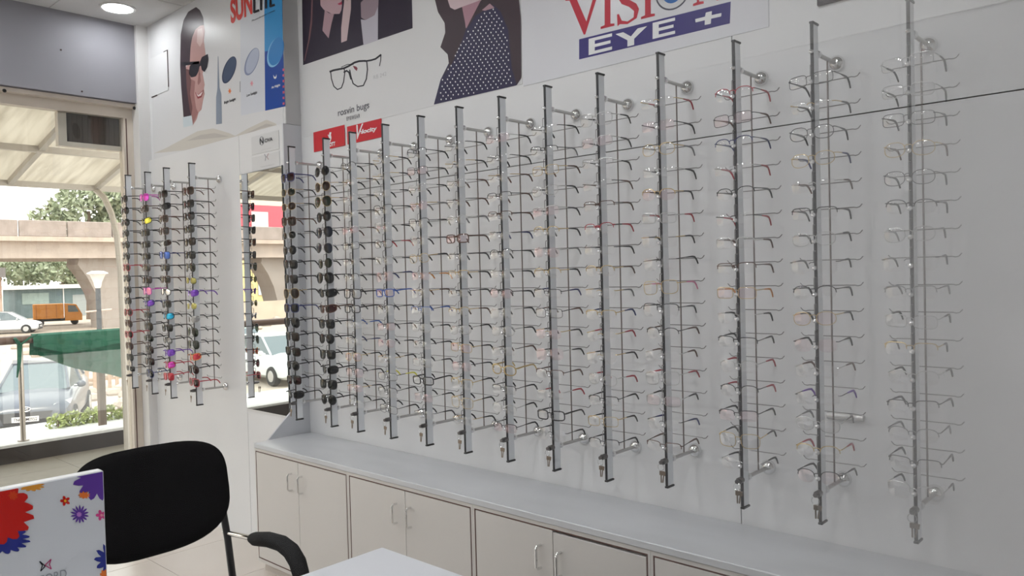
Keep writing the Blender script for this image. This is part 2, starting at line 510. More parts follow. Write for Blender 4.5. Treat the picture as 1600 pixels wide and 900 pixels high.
def front_mesh(style, rim):
    m = MB()
    r = {'full': .0023, 'thin': .0010, 'half': .0014, 'rimless': .0008}[rim]
    a, b, _ = STY[style]
    for s in (-1, 1):
        o = outline(style, s)
        if rim in ('full', 'thin'):
            m.tube(o, r, 5, closed=True)
        elif rim == 'half':
            m.tube(o[0:13], r, 5)
        # end piece
        ex = s*(2*a+.0085)
        ez = b*.55
        m.tube([(ex-s*.004, .009, ez), (ex+s*.002, .0095, ez), (ex+s*.0035, .014, ez)], max(r*1.1, .0013), 5)
    bz = b*.35
    m.tube([(-.0105, 0, bz), (-.005, -.0015, bz+.004), (.005, -.0015, bz+.004), (.0105, 0, bz)], max(r, .0011), 5)
    if style == 'aviator':
        m.tube([(-.016, 0, b*.80), (0, -.001, b*.86), (.016, 0, b*.80)], .0011, 5)
    return m
def lens_mesh(style, s):
    o = outline(style, s)
    n = len(o)
    cx = sum(p[0] for p in o)/n; cz = sum(p[2] for p in o)/n; cy = sum(p[1] for p in o)/n
    m = MB()
    vs = []
    for f, sag in ((1.0, 0), (.66, .0018), (.33, .0028)):
        vs += [(cx+(p[0]-cx)*f, cy+(p[1]-cy)*f-sag, cz+(p[2]-cz)*f) for p in o]
    vs.append((cx, cy-.0032, cz))
    fs = []
    for i in range(2):
        fs += [(i*n+k, i*n+(k+1) % n, (i+1)*n+(k+1) % n, (i+1)*n+k) for k in range(n)]
    fs += [(2*n+k, 2*n+(k+1) % n, 3*n) for k in range(n)]
    return m.add(vs, fs)
def temple_pts(style, s):
    a, b, _ = STY[style]
    ex = s*(2*a+.0085+.0035); ez = b*.55
    return [(ex, .013, ez), (ex*.99, .05, ez+.001), (ex*.96, .095, ez+.001), (ex*.94, .112, ez-.001), (ex*.92, .124, ez-.010), (ex*.90, .134, ez-.024)]
def eyewear(rk, row, style, rim, fc, tc_, lc, lens_word, label, group, rng):
    x, wy, zt, arm = rk
    z = zt-ROW0-STEP*row
    sun_ = group.startswith('sun')
    t = thing('sunglasses' if sun_ else 'eyeglasses', label, 'sunglasses' if sun_ else 'eyeglasses',
              (x+rng.uniform(-.003, .003), wy-arm-.034, z+.004+rng.uniform(-.002, .002)), 0, group)
    t.rotation_euler = (rng.uniform(-.02, .07), rng.uniform(-.05, .05), rng.uniform(-.05, .05))
    if rim == 'rimless':
        a_, b_, _e = STY[style]
        ez_, bz_ = b_*.55, b_*.35
        place('bridge', cached(('br', style, fc), lambda: MB().tube([(-.0105, 0, bz_), (-.005, -.0015, bz_+.004), (.005, -.0015, bz_+.004), (.0105, 0, bz_)], .0011, 5).mesh('bridge', fmat(fc), True)), t)
        for s in (-1, 1):
            ex_ = s*(2*a_+.0085)
            place('end_piece', cached(('ep', style, fc, s), lambda: MB().tube([(ex_-s*.004, .009, ez_), (ex_+s*.002, .0095, ez_), (ex_+s*.0035, .014, ez_)], .0013, 5).mesh('end_piece', fmat(fc), True)), t)
    else:
        place('front_frame', cached(('fr', style, rim, fc), lambda: front_mesh(style, rim).mesh('front_frame', fmat(fc), True)), t)
    for s in (-1, 1):
        place('lens', cached(('ln', style, s, lc), lambda: lens_mesh(style, s).mesh('lens', lens_mat(lc), True)), t)
    for s in (-1, 1):
        p = temple_pts(style, s)
        if rim in ('full',):
            te = place('temple', cached(('tp', style, s, tc_), lambda: MB().tube(p, [.0033, .0030, .0030, .0033, .0034, .0026], 6, flat=.7).mesh('temple', fmat(tc_), True)), t)
        else:
            mc = fc if fc in METALS else 'gunmetal'
            te = place('temple', cached(('tm', style, s, mc), lambda: MB().tube(p[:3], .0015, 5).mesh('temple', fmat(mc), True)), t)
            q = [tuple(Vector(p[1]).lerp(Vector(p[2]), .15))] + p[2:]
            place('temple_tip', cached(('tt', style, s, tc_), lambda: MB().tube(q, [.0020, .0032, .0034, .0035, .0028], 6, flat=.75).mesh('temple_tip', fmat(tc_), True)), te)
    if rim != 'full':
        np_ = cached('pads', lambda: MB().sphere((-.0075, .006, -.004), .004, 6, 4, (.4, .7, 1)).sphere((.0075, .006, -.004), .004, 6, 4, (.4, .7, 1)).mesh('nose_pads', glass('pad_clear', (.95, .95, .95), .08), True))
        place('nose_pads', np_, t)
    return t

RIMW = {'full': 'full-rim', 'thin': 'thin-rim', 'half': 'half-rim', 'rimless': 'rimless'}
SPEC = {(3,5): 'red', (3,8): 'blue', (3,13): 'yellow', (4,7): 'orange', (4,9): 'blue', (8,5): 'red', (8,10): 'red', (8,12): 'red', (7,13): 'red', (7,12): 'brown',
        (9,0): 'red', (9,5): 'red', (9,8): 'pink', (9,12): 'red', (10,0): 'red', (10,1): 'brown', (10,3): 'red', (10,5): 'red', (10,8): 'orange',
        (10,11): 'red', (10,12): 'red', (11,7): 'black', (11,4): 'brown', (11,12): 'purple', (2,10): 'blue', (5,9): 'brown', (6,3): 'brown', (6,12): 'gold', (12,3): 'brown'}
rng = random.Random(11)
for ri in range(2, 13):
    for row in range(NROW):
        tc_ = SPEC.get((ri, row))
        if tc_ is None:
            tc_ = rng.choices(['black', 'gunmetal', 'brown', 'navy', 'grey', 'red'], [10, 2, 2, 1.2, 1.2, .5])[0]
            if ri == 12: tc_ = rng.choice(['black', 'gunmetal', 'grey'])
        rim = rng.choices(['rimless', 'half', 'thin', 'full'], [5, 4, 3, .5])[0]
        if ri >= 8: rim = rng.choice(['rimless', 'half', 'thin'])
        style = rng.choice(['rect', 'rect', 'oval', 'oval', 'square'])
        fc = rng.choice(['silver', 'gunmetal', 'gold']) if rim != 'full' else tc_
        if rim == 'half' and rng.random() < .4: fc = tc_
        lc = 'rosy' if rng.random() < .25 and ri < 12 else 'clear'
        lb = '%s-tipped %s eyeglasses, %s from top, %s rod right of the mirror' % (tc_, RIMW[rim], ORD[row], ORD[ri])
        eyewear(MAINR[ri], row, style, rim, fc, tc_, lc, 'clear', lb, 'eyeglasses on the long wall', rng)
LW = {'smoke': 'smoke', 'brownlens': 'brown', 'greenlens': 'green', 'redlens': 'red', 'bluelens': 'blue'}
def sunnies(rk, row, style, rim, fc, lc, where, tcol=None):
    lw = LW.get(lc, lc)
    lb = '%s sunglasses with %s lenses, %s from top, %s' % (fc, lw, ORD[row], where)
    eyewear(rk, row, style, rim, fc, tcol or ('black' if fc in METALS else fc), lc, lw, lb, 'sunglasses on the display rods', rng)
SUN0 = [('square','full','navy','redlens'),('oval','thin','gold','greenlens'),('oval','thin','gold','brownlens'),('square','full','brown','brownlens'),
        ('oval','thin','silver','smoke'),('round','thin','gunmetal','smoke'),('square','full','black','smoke'),('square','full','black','smoke'),
        ('aviator','thin','gold','brownlens'),('square','full','navy','smoke'),('aviator','full','black','smoke'),('square','full','black','brownlens'),
        ('square','full','black','brownlens'),('round','full','black','smoke'),('square','full','black','redlens'),('wrap','full','black','smoke')]
for row, q in enumerate(SUN0): sunnies(MAINR[0], row, *q, 'first rod right of the mirror')
SUN1 = [('round','thin','gunmetal','smoke'),('round','thin','gold','brownlens'),('aviator','thin','gold','greenlens'),('round','full','black','smoke'),
        ('aviator','thin','gunmetal','bluelens'),('aviator','thin','silver','bluelens'),('round','thin','black','greenlens'),('aviator','full','black','smoke'),
        ('wrap','full','black','smoke'),('wrap','full','brown','redlens'),('square','full','black','smoke'),('round','full','black','smoke'),
        ('square','full','black','smoke'),('wrap','full','black','smoke'),('square','full','black','smoke'),('round','full','black','smoke')]
for row, q in enumerate(SUN1): sunnies(MAINR[1], row, *q, 'second rod right of the mirror')
S_L1 = [('square','full','brown','brownlens')]+[('square','full','black','smoke') if k != 3 else ('square','full','black','brownlens') for k in range(5)] + \
       [('aviator','thin','gunmetal','greenlens'),('oval','thin','gunmetal','olive'),('wrap','half','purple','purple'),('oval','thin','silver','olive'),
        ('wrap','thin','silver','grey'),('aviator','thin','gunmetal','greenlens'),('aviator','thin','gunmetal','greenlens'),('wrap','full','orange','red'),
        ('round','full','black','redlens'),('square','full','red','redlens')]
for row, q in enumerate(S_L1): sunnies(LEFTR[0], row, *q, 'first rod left of the mirror', 'black' if row == 13 else None)
S_L2 = [('square','full','gunmetal','smoke'),('wrap','full','black','smoke'),('square','full','brown','brownlens'),('square','full','brown','smoke'),
        ('wrap','thin','silver','brownlens'),('square','full','navy','blue'),('square','full','black','smoke'),('square','full','brown','smoke'),
        ('oval','full','black','white'),('square','full','black','smoke'),('wrap','full','black','cyan'),('square','full','black','smoke'),
        ('oval','full','black','grey'),('wrap','full','purple','purple'),('wrap','full','red','magenta'),('square','full','red','red')]
for row, q in enumerate(S_L2): sunnies(LEFTR[1], row, *q, 'second rod left of the mirror')
S_L3 = [('square','full','magenta','magenta'),('square','full','brown','smoke'),('wrap','full','black','yellow'),('square','full','black','smoke'),
        ('square','thin','gunmetal','smoke'),('square','thin','gunmetal','smoke'),('square','full','brown','smoke'),('square','full','black','redlens'),
        ('square','full','magenta','pink'),('wrap','full','navy','purple'),('oval','full','black','smoke'),('aviator','full','black','brownlens'),
        ('oval','full','black','greenlens'),('square','full','black','redlens'),('square','full','black','redlens'),('round','full','navy','smoke')]
for row, q in enumerate(S_L3): sunnies(LEFTR[2], row, *q, 'third rod left of the mirror')
S_L4 = [('round','full','black','smoke') for _ in range(6)]+[('round','full','red','redlens')]+[('round','full','black','smoke') for _ in range(3)] + \
       [('round','full','red','redlens'),('round','full','brown','redlens'),('round','full','red','redlens'),('round','full','brown','redlens'),('round','full','black','smoke'),('rect','thin','gunmetal','smoke')]
for row, q in enumerate(S_L4): sunnies(LEFTR[3], row, *q, 'fourth rod left of the mirror')
#@@PART2@@
# ------------------------------------------------------------------ mirror
mr = thing('wall_mirror', 'tall frameless wall mirror reflecting the street, between the two rod groups', 'mirror', (-4.143, YL, .77))
MB().box((0, -.001, 0), (.449, .018, 1.338)).build('backing', GREYP, mr)
MB().box((.0, -.006, .0), (.449, -.001, 1.338)).build('mirror_glass', MIRROR, mr)
MB().box((.4492, -.008, -.006), (.4545, .0, 1.345)).build('edge_strip', mat('mirror_edge', (.06, .07, .07), .3, metal=.5), mr)
MB().box((.0, -.007, -.006), (.449, .0, -.0005)).build('bottom_channel', WHITEM, mr)

# ------------------------------------------------------------------ printed sheets
def fm(name, c, rough=.34):
    return mat(name, c, rough, spec=.16)
SHEET = fm('vinyl_white', (.66, .66, .67))
def flat(name, pts, m, parent):
    me = bpy.data.meshes.new(name)
    me.from_pydata([tuple(p) for p in pts], [], [tuple(range(len(pts)))])
    me.materials.append(m)
    return place(name, me, parent)
class Wall:
    """prints on a plane: zoom-crop coordinates of the photo -> points of the plane"""
    def __init__(s, axis, value, ox, oy, sc):
        s.a, s.v, s.ox, s.oy, s.sc = axis, value, ox, oy, sc
        s.sgn = -1 if axis == 1 else 1
    def p(s, X, Y, lay=1):
        q = px(s.ox+X/s.sc, s.oy+Y/s.sc, s.a, s.v)
        q[s.a] = s.v + s.sgn*.0005*lay
        return q
    def poly(s, name, pts, m, par, lay=1):
        return flat(name, [s.p(x, y, lay) for x, y in pts], m, par)
    def ell(s, name, c, A, B, m, par, lay=1, n=28):
        return s.poly(name, [(c[0]+A[0]*math.cos(t)+B[0]*math.sin(t), c[1]+A[1]*math.cos(t)+B[1]*math.sin(t)) for t in [2*math.pi*k/n for k in range(n)]], m, par, lay)
    def stroke(s, name, pts, wd, m, par, lay=1, closed=False):
        mb = MB()
        n = len(pts)
        for i in range(n if closed else n-1):
            a, b = pts[i], pts[(i+1) % n]
            dx, dy = b[0]-a[0], b[1]-a[1]
            L = math.hypot(dx, dy) or 1
            nx, ny = -dy/L*wd/2, dx/L*wd/2
            ex, ey = dx/L*wd*.25, dy/L*wd*.25
            q = [(a[0]+nx-ex, a[1]+ny-ey), (b[0]+nx+ex, b[1]+ny+ey), (b[0]-nx+ex, b[1]-ny+ey), (a[0]-nx-ex, a[1]-ny-ey)]
            mb.add([s.p(u, v, lay+.02*(i % 2)) for u, v in q], [(0, 1, 2, 3)])
        return mb.build(name, m, par)
def text(body, p00, w_, h_, right, up, normal, m, par, name='lettering', shear=0.0, bold=0.0, space=1.0):
    """lettering whose ink box starts at p00 (bottom left) and is w_ wide and h_ high"""
    c = bpy.data.curves.new('lettering', 'FONT')
    c.body = body; c.offset = bold; c.space_character = space
    o = bpy.data.objects.new('lettering', c)
    col.objects.link(o)
    dg = bpy.context.evaluated_depsgraph_get()
    me = bpy.data.meshes.new_from_object(o.evaluated_get(dg))
    bpy.data.objects.remove(o); bpy.data.curves.remove(c)
    xs = [v.co.x for v in me.vertices]; ys = [v.co.y for v in me.vertices]
    x0, x1, y0, y1 = min(xs), max(xs), min(ys), max(ys)
    for v in me.vertices:
        a = (v.co.x-x0)/(x1-x0)*w_; b = (v.co.y-y0)/(y1-y0)*h_
        v.co = Vector(p00)+Vector(right)*(a+b*shear)+Vector(up)*b+Vector(normal)*.0012
    me.materials.clear(); me.materials.append(m)
    me.name = name
    return place(name, me, par)
RX, UZ, NY = (1, 0, 0), (0, 0, 1), (0, -1, 0)
def wtext(body, a, b, plane, m, par, **k):
    """lettering between photo pixels a (bottom left) and b (top right) on wall y=plane"""
    A = px(*a, 1, plane); B = px(*b, 1, plane)
    return text(body, A, B.x-A.x, B.z-A.z, RX, UZ, NY, m, par, **k)

# sunglasses-lens poster on the projecting wall
K = fm('print_black', (.015, .013, .02)); SK = fm('print_skin', (.50, .30, .28)); SKD = fm('print_skin_dark', (.34, .17, .16))
HAIR = fm('print_hair', (.055, .035, .045)); RED = fm('print_red', (.58, .03, .035)); WHT = fm('print_white', (.80, .80, .82))
GRY = fm('print_grey', (.30, .31, .34)); NAVY = fm('print_navy', (.035, .03, .14)); ORA = fm('print_orange', (.75, .18, .03)); PNK = fm('print_pink', (.75, .30, .36))
YA = YLU-.002
pa = tag(MB().box((-5.33, YA, 2.325), (XR-.012, YLU-.0004, ZC-.004)).build('lens_poster', SHEET),
         'glossy photochromic lens poster with a smiling man in dark sunglasses', 'poster')
A = Wall(1, YA, 260, 0, 4.09)
A.poly('printed_hair', [(190,45),(215,65),(235,110),(240,160),(215,165),(185,190),(165,240),(155,300),(150,400),(125,420),(130,560),(150,700),(160,740),(110,750),(95,560),(88,420),(92,220),(110,130),(140,75)], HAIR, pa)
A.poly('printed_face', [(240,160),(246,200),(240,260),(250,340),(255,400),(232,470),(245,540),(240,570),(245,600),(235,640),(225,700),(205,720),(195,760),(170,800),(165,740),(150,690),(130,560),(125,430),(150,400),(155,300),(165,240),(185,190),(215,165)], SK, pa)
A.poly('printed_cheek', [(150,500),(185,520),(178,600),(190,690),(205,720),(170,790),(160,720),(140,610)], SKD, pa, 2)
A.poly('printed_shade', [(126,440),(146,445),(160,520),(152,600),(168,690),(160,745),(150,700),(131,560)], fm('print_skin_deep', (.16, .075, .075)), pa, 3)
A.poly('printed_highlight', [(200,190),(228,180),(236,215),(232,270),(215,300),(195,270)], fm('print_skin_light', (.64, .46, .44)), pa, 2)
A.poly('printed_shirt', [(105,750),(160,738),(170,800),(110,815)], fm('print_shirt', (.55, .62, .66)), pa, 2)
A.poly('printed_sunglasses', [(150,425),(175,397),(210,390),(215,420),(205,460),(190,488),(160,495),(145,470)], K, pa, 3)
A.poly('printed_sunglasses', [(215,398),(228,365),(266,345),(270,380),(262,430),(245,460),(228,448),(222,420),(213,425)], K, pa, 3)
A.poly('printed_sunglasses', [(98,398),(212,392),(212,408),(98,422)], K, pa, 3)
A.poly('printed_smile', [(183,588),(205,603),(240,573),(226,622),(202,632)], fm('print_smile', (.30, .06, .07)), pa, 3)
A.poly('printed_smile', [(190,594),(206,607),(236,582),(222,612),(204,618)], fm('print_teeth', (.70, .60, .60)), pa, 4)
A.poly('printed_nose', [(212,430),(222,520),(206,545),(200,530)], SKD, pa, 3)
A.poly('printed_tower', [(329,360),(333,360),(340,560),(352,600),(356,790),(318,795),(318,620),(326,570)], fm('print_tower', (.25, .29, .36)), pa)
A.ell('printed_lens', (402,447), (35,-84), (31,22), fm('print_lens_dark', (.035, .05, .10)), pa)
A.ell('printed_lens', (405,444), (30,-76), (26,18), fm('print_lens_mid', (.055, .08, .14)), pa, 2)
A.ell('printed_lens', (546,394), (35,-86), (33,20), fm('print_lens_rim', (.22, .25, .38)), pa)
A.ell('printed_lens', (550,390), (31,-79), (28,17), fm('print_lens_pale', (.42, .46, .58)), pa, 2)
for c, m_ in (((405, 582), ORA), ((546, 533), PNK)):
    A.poly('printed_sun', [(c[0]+(24 if k % 2 == 0 else 9)*.55*math.cos(k*math.pi/6), c[1]+(24 if k % 2 == 0 else 9)*math.sin(k*math.pi/6)) for k in range(12)], m_, pa)
A.poly('printed_divider', [(469,520),(474,518),(474,588),(469,590)], GRY, pa)
A.poly('printed_panel', [(470,-60),(628,-120),(632,706),(476,740)], fm('print_pale_blue', (.60, .62, .67)), pa, .4)
A.poly('printed_panel', [(625,-160),(737,-210),(745,300),(628,330)], fm('print_blue_light', (.03, .25, .55)), pa)
A.poly('printed_panel', [(628,330),(745,300),(760,680),(632,708)], fm('print_blue_deep', (.012, .06, .30)), pa)
A.ell('printed_lens', (697,335), (26,-95), (46,10), fm('print_blue_pale', (.22, .48, .72)), pa, 2)
A.ell('printed_lens', (703,328), (24,-90), (44,10), fm('print_blue_mid', (.03, .20, .50)), pa, 3)
A.poly('printed_moon', [(684,478),(688,500),(697,505),(705,496),(706,474),(700,490),(693,492)], WHT, pa, 3)
for k in range(7):
    A.poly('printed_city_light', [(744,440+k*36),(756,437+k*36),(757,452+k*36),(745,455+k*36)], fm('print_city', (.55, .10, .16)), pa, 3)
CREAMP = fm('print_cream', (.58, .55, .50)); CREAMD = fm('print_cream_dark', (.48, .45, .42))
A.poly('printed_book', [(-80,980),(0,945),(120,880),(200,838),(300,820),(400,850),(440,868),(520,822),(640,765),(700,790),(716,826),(600,842),(470,900),(330,912),(120,960)], CREAMP, pa)
A.poly('printed_book', [(130,900),(220,862),(310,850),(400,872),(330,880),(220,890)], CREAMD, pa, 2)
A.poly('printed_book', [(455,880),(540,838),(640,790),(690,800),(600,822),(500,870)], CREAMD, pa, 2)
wtext('SUN', (361, 38), (393.5, 4-22), YA, fm('print_sun_red', (.62, .05, .04)), pa, bold=.04)
for q in (((563,-40),(563,78),(592,67)), ((607,-52),(607,62)), ((620,-60),(656,-73)), ((638,-66),(638,51)), ((692,-86),(667,-77),(667,41),(692,32)), ((667,-20),(688,-28))):
    A.stroke('lettering', list(q), 15, K, pa, 4)
wtext('Photochromic Lenses', (394, 34), (430, 14.5), YA, K, pa, bold=.012)
wtext('Bright Sunlight', (350.5, 164), (368.5, 152), YA, K, pa, bold=.02)
wtext('Low Sunlight', (385.5, 153), (402, 141.5), YA, K, pa, bold=.015)
wtext('At Night', (424.5, 140), (438, 130.5), YA, WHT, pa, bold=.02)
# white hatch patch at the left of the poster
hp = tag(MB().box((px(236,90,1,YA).x, YA-.004, px(236,152,1,YA).z), (px(262,90,1,YA).x, YA-.0005, px(236,92,1,YA).z)).build('access_flap', LAM),
         'small white square flap cut into the poster near the window corner', 'flap')
x0, x1 = px(236,90,1,YA).x, px(262,90,1,YA).x
z0, z1 = px(236,152,1,YA).z, px(236,92,1,YA).z
MB().box((x1, YA-.004, z0+.02), (x1+.006, YA-.0005, z1)).box((x1-.05, YA-.004, z1), (x1+.006, YA-.0005, z1+.006)).box((x0-.006, YA-.004, z0-.006), (x0+.08, YA-.0005, z0)).build('dark_edge', DARKGAP, hp)

# eyewear poster with two women on the rack wall
YB = -.002
pb = tag(MB().box((-3.655, YB, 2.268), (-2.072, -.0002, ZC-.03)).build('eyewear_poster', SHEET),
         'large eyewear poster with a dark photo and a polka-dot dress', 'poster')
B = Wall(1, YB, 470, 0, 6.92)
B.poly('printed_photo', [(25,705),(0,-900),(1180,-900),(1210,305)], fm('print_plum_black', (.03, .022, .04)), pb)
B.poly('printed_column', [(650,210),(700,218),(790,170),(840,-500),(835,435),(680,490)], fm('print_lilac', (.48, .46, .53)), pb, 2)
B.poly('printed_face', [(650,30),(720,-40),(845,-200),(842,60),(800,165),(700,218),(655,190)], fm('print_mauve', (.30, .23, .27)), pb, 3)
B.poly('printed_face', [(205,-250),(215,60),(250,105),(290,125),(340,152),(420,150),(440,110),(447,55),(440,20),(460,-30),(440,-80),(430,-260)], fm('print_rose_skin', (.52, .36, .40)), pb, 2)
B.poly('printed_neck', [(262,105),(300,140),(360,155),(335,250),(302,415),(235,330)], fm('print_neck', (.42, .28, .32)), pb, 2)
B.poly('printed_hand', [(460,110),(470,40),(478,-100),(500,-100),(505,20),(520,-100),(545,-100),(545,100),(522,270),(500,440),(440,462),(440,300)], fm('print_hand', (.58, .45, .47)), pb, 3)
B.poly('printed_lips', [(400,42),(425,30),(446,15),(449,48),(418,55)], fm('print_lips', (.40, .05, .10)), pb, 4)
B.poly('printed_hair', [(120,-100),(135,-100),(125,250),(100,420),(60,600),(45,660),(38,655),(85,420),(110,200)], fm('print_hair_strand', (.20, .10, .11)), pb, 2)
G = Wall(1, YB, 490, 80, 5.62)
G.stroke('printed_spectacles', [(150,178),(158,245),(178,308),(210,337),(245,322),(264,270),(275,185),(270,160)], 9, K, pb, 1)
G.stroke('printed_spectacles', [(145,180),(175,168),(215,160),(268,150),(310,130),(360,100),(400,88),(455,85)], 17, K, pb, 1.2)
G.stroke('printed_spectacles', [(318,165),(330,225),(348,285),(388,311),(438,302),(464,245),(474,160),(468,95)], 10, K, pb, 1.4)
G.stroke('printed_spectacles', [(268,185),(290,172),(312,185),(330,245)], 14, K, pb, 1.6)
G.stroke('printed_spectacles', [(245,140),(300,115),(350,118)], 6, K, pb, 1.1)
G.stroke('printed_spectacles', [(455,88),(505,80),(545,68),(592,32)], 15, K, pb, 1.8)
G.stroke('printed_spectacles', [(592,30),(590,80),(580,130)], 7, K, pb, 1.9)
G.poly('printed_nose_pad', [(345,128),(375,135),(388,150),(380,175),(360,155)], fm('print_dark_red', (.20, .03, .05)), pb, 2)
wtext('rosvin bugs', (528.5, 185), (577, 158), YB, fm('print_dark_grey', (.12, .12, .14)), pb, bold=.012)
wtext('EYEWEAR', (542, 189), (562.5, 177.5), YB, fm('print_dark_grey', (.12, .12, .14)), pb, bold=.015, space=1.3)
wtext('RB 242', (584, 124), (604, 112), YB, fm('print_faint', (.46, .46, .48)), pb)
D = Wall(1, YB, 660, 0, 5.29)
DRESS = fm('print_dress', (.035, .03, .075))
dress = [(95,865),(150,660),(240,480),(330,300),(362,225),(430,125),(500,60),(600,35),(690,100),(740,300),(800,560),(815,650),(780,705)]
D.poly('printed_dress', dress, DRESS, pb, 1)
D.poly('printed_hair', [(100,-300),(105,0),(130,100),(185,190),(190,270),(150,390),(210,450),(222,540),(165,640),(250,520),(330,330),(362,240),(335,60),(215,0),(205,-300)], HAIR, pb, 2)
D.poly('printed_hair', [(480,-300),(790,-300),(800,0),(815,150),(820,640),(780,700),(740,560),(712,250),(650,100),(590,40),(440,130),(370,240),(400,130),(490,0)], HAIR, pb, 3)
D.poly('printed_face', [(205,-300),(212,0),(232,62),(270,82),(330,58),(490,0),(480,-300)], fm('print_face_pale', (.60, .47, .50)), pb, 4)
D.poly('printed_neck', [(330,58),(488,0),(405,160),(365,238)], fm('print_neck_rose', (.40, .22, .27)), pb, 4)
D.poly('printed_neck', [(495,85),(560,30),(600,65),(520,90)], fm('print_shoulder', (.42, .26, .30)), pb, 5)
dots = MB()
def inside(x, y, P):
    r_ = False
    for i in range(len(P)):
        a, b = P[i], P[i-1]
        if (a[1] > y) != (b[1] > y) and x < (b[0]-a[0])*(y-a[1])/(b[1]-a[1])+a[0]: r_ = not r_
    return r_
core = [(120,850),(170,660),(260,490),(345,310),(440,180),(510,100),(600,75),(650,130),(705,300),(730,560),(760,690)]
for i in range(40):
    for j in range(22):
        X = 100+j*42+(21 if i % 2 else 0); Y = 70+i*27-(X-400)*.10
        X += 9*math.sin(Y*.03)
        if inside(X, Y, core):
            dots.add([D.p(X+5*math.cos(k*math.pi/4), Y+7*math.sin(k*math.pi/4), 6) for k in range(8)], [tuple(range(8))])
dots.build('printed_dots', WHT, pb)

# shop banner
YV = -.0025
BAN = mat('banner_vinyl', (.64, .64, .68), .25, bump=.25, scale=7, spec=.5)
pc = tag(MB().box((-2.066, YV, 2.258), (-1.04, -.0002, ZC-.03)).build('shop_banner', BAN),
         'white vinyl banner with red serif lettering over a navy eye band', 'banner')
V = Wall(1, YV, 800, 0, 3.3333)
V.poly('printed_band', [(350,205),(1140,8),(1135,122),(350,310)], fm('print_band_navy', (.045, .035, .19)), pc, 1)
def letters(shapes, m, lay):
    for s_ in shapes: V.poly('lettering', s_, m, pc, lay)
# E Y E + in white (bars follow the slope of the band)
def barE(x0, x1, yt, yb, sl):
    t = (yb-yt)*.19
    f_ = lambda x, y: (x, y-(x-x0)*sl)
    mid = (yt+yb)/2
    return [[f_(x0,yt), f_(x1,yt), f_(x1,yt+t), f_(x0+32,yt+t), f_(x0+32,mid-t/2), f_(x1-8,mid-t/2), f_(x1-8,mid+t/2), f_(x0+32,mid+t/2), f_(x0+32,yb-t), f_(x1,yb-t), f_(x1,yb), f_(x0,yb)]]
letters(barE(400, 522, 203, 288, .245), WHT, 2)
letters(barE(733, 850, 120, 204, .245), WHT, 2)
letters([[(540,178),(580,168),(620,190),(655,148),(705,136),(637,202),(637,234),(602,243),(602,210)]], WHT, 2)
letters([[(955,100),(1006,87),(1010,66),(1042,58),(1040,79),(1092,68),(1090,86),(1038,98),(1036,124),(1004,131),(1005,106),(957,117)]], WHT, 2)
VR = fm('print_serif_red', (.50, .025, .05))
def sl(pts, x0, y0):      # upright letter points -> slope of the line of text
    return [(x0+a, y0+b-a*.25) for a, b in pts]
letters([sl([(-100,-212),(-15,-212),(-15,-200),(-42,-198),(10,-65),(48,-190),(20,-195),(20,-208),(95,-208),(95,-196),(70,-192),(4,0),(-4,0),(-78,-196),(-100,-200)], 378, 180)], VR, 1)
I_ = [(-36,0),(36,0),(36,-12),(15,-16),(15,-184),(36,-188),(36,-200),(-36,-200),(-36,-188),(-15,-184),(-15,-16),(-36,-12)]
letters([sl(I_, 498, 143)], VR, 1)
letters([sl(I_, 708, 92)], VR, 1)
S_ = [(-55,-60),(-45,-60),(-30,-22),(0,-10),(32,-24),(34,-56),(8,-84),(-30,-108),(-48,-140),(-38,-182),(0,-200),(40,-190),(50,-198),(54,-140),(44,-140),(30,-176),(0,-188),(-22,-172),(-22,-142),(10,-120),(46,-92),(60,-60),(48,-16),(0,4),(-40,-6),(-52,2)]
letters([sl(S_, 602, 122)], VR, 1)
V.ell('eye_logo', (838,-50), (92,-22), (0,102), fm('print_dark_ring', (.06, .06, .09)), pc, 1)
V.ell('eye_logo', (838,-50), (84,-20), (0,94), fm('print_ring_white', (.62, .62, .64)), pc, 2)
V.ell('eye_logo', (838,-55), (58,-14), (0,72), fm('print_iris', (.03, .14, .42)), pc, 3)
V.ell('eye_logo', (838,-58), (24,-6), (0,30), K, pc, 4)
letters([sl([(-42,0),(-42,-12),(-22,-16),(-22,-184),(-46,-188),(-46,-200),(0,-200),(78,-62),(78,-184),(58,-188),(58,-200),(112,-200),(112,-188),(92,-184),(92,2),(82,2),(-10,-160),(-10,-16),(14,-12),(14,0)], 985, 22)], VR, 1)
# dark board at the top right
tag(MB().box((px(1279, 8, 1, 0).x, -.012, px(1280, 10, 1, 0).z), (-.30, -.0005, 2.9)).build('dark_sign_board', fm('board_dark', (.06, .05, .06))),
    'dark sign board at the top edge above the two rightmost rods', 'sign')
tag(MB().box((.02, -.010, 2.175), (1.57, -.0005, ZC-.05)).build('reflection_board', mat('board_bright', (.86, .86, .86), .4)),  # added out of view, only to lighten the partition's reflection at upper right
    'added white reflector board out of view, giving the pale reflection at top right', 'board')
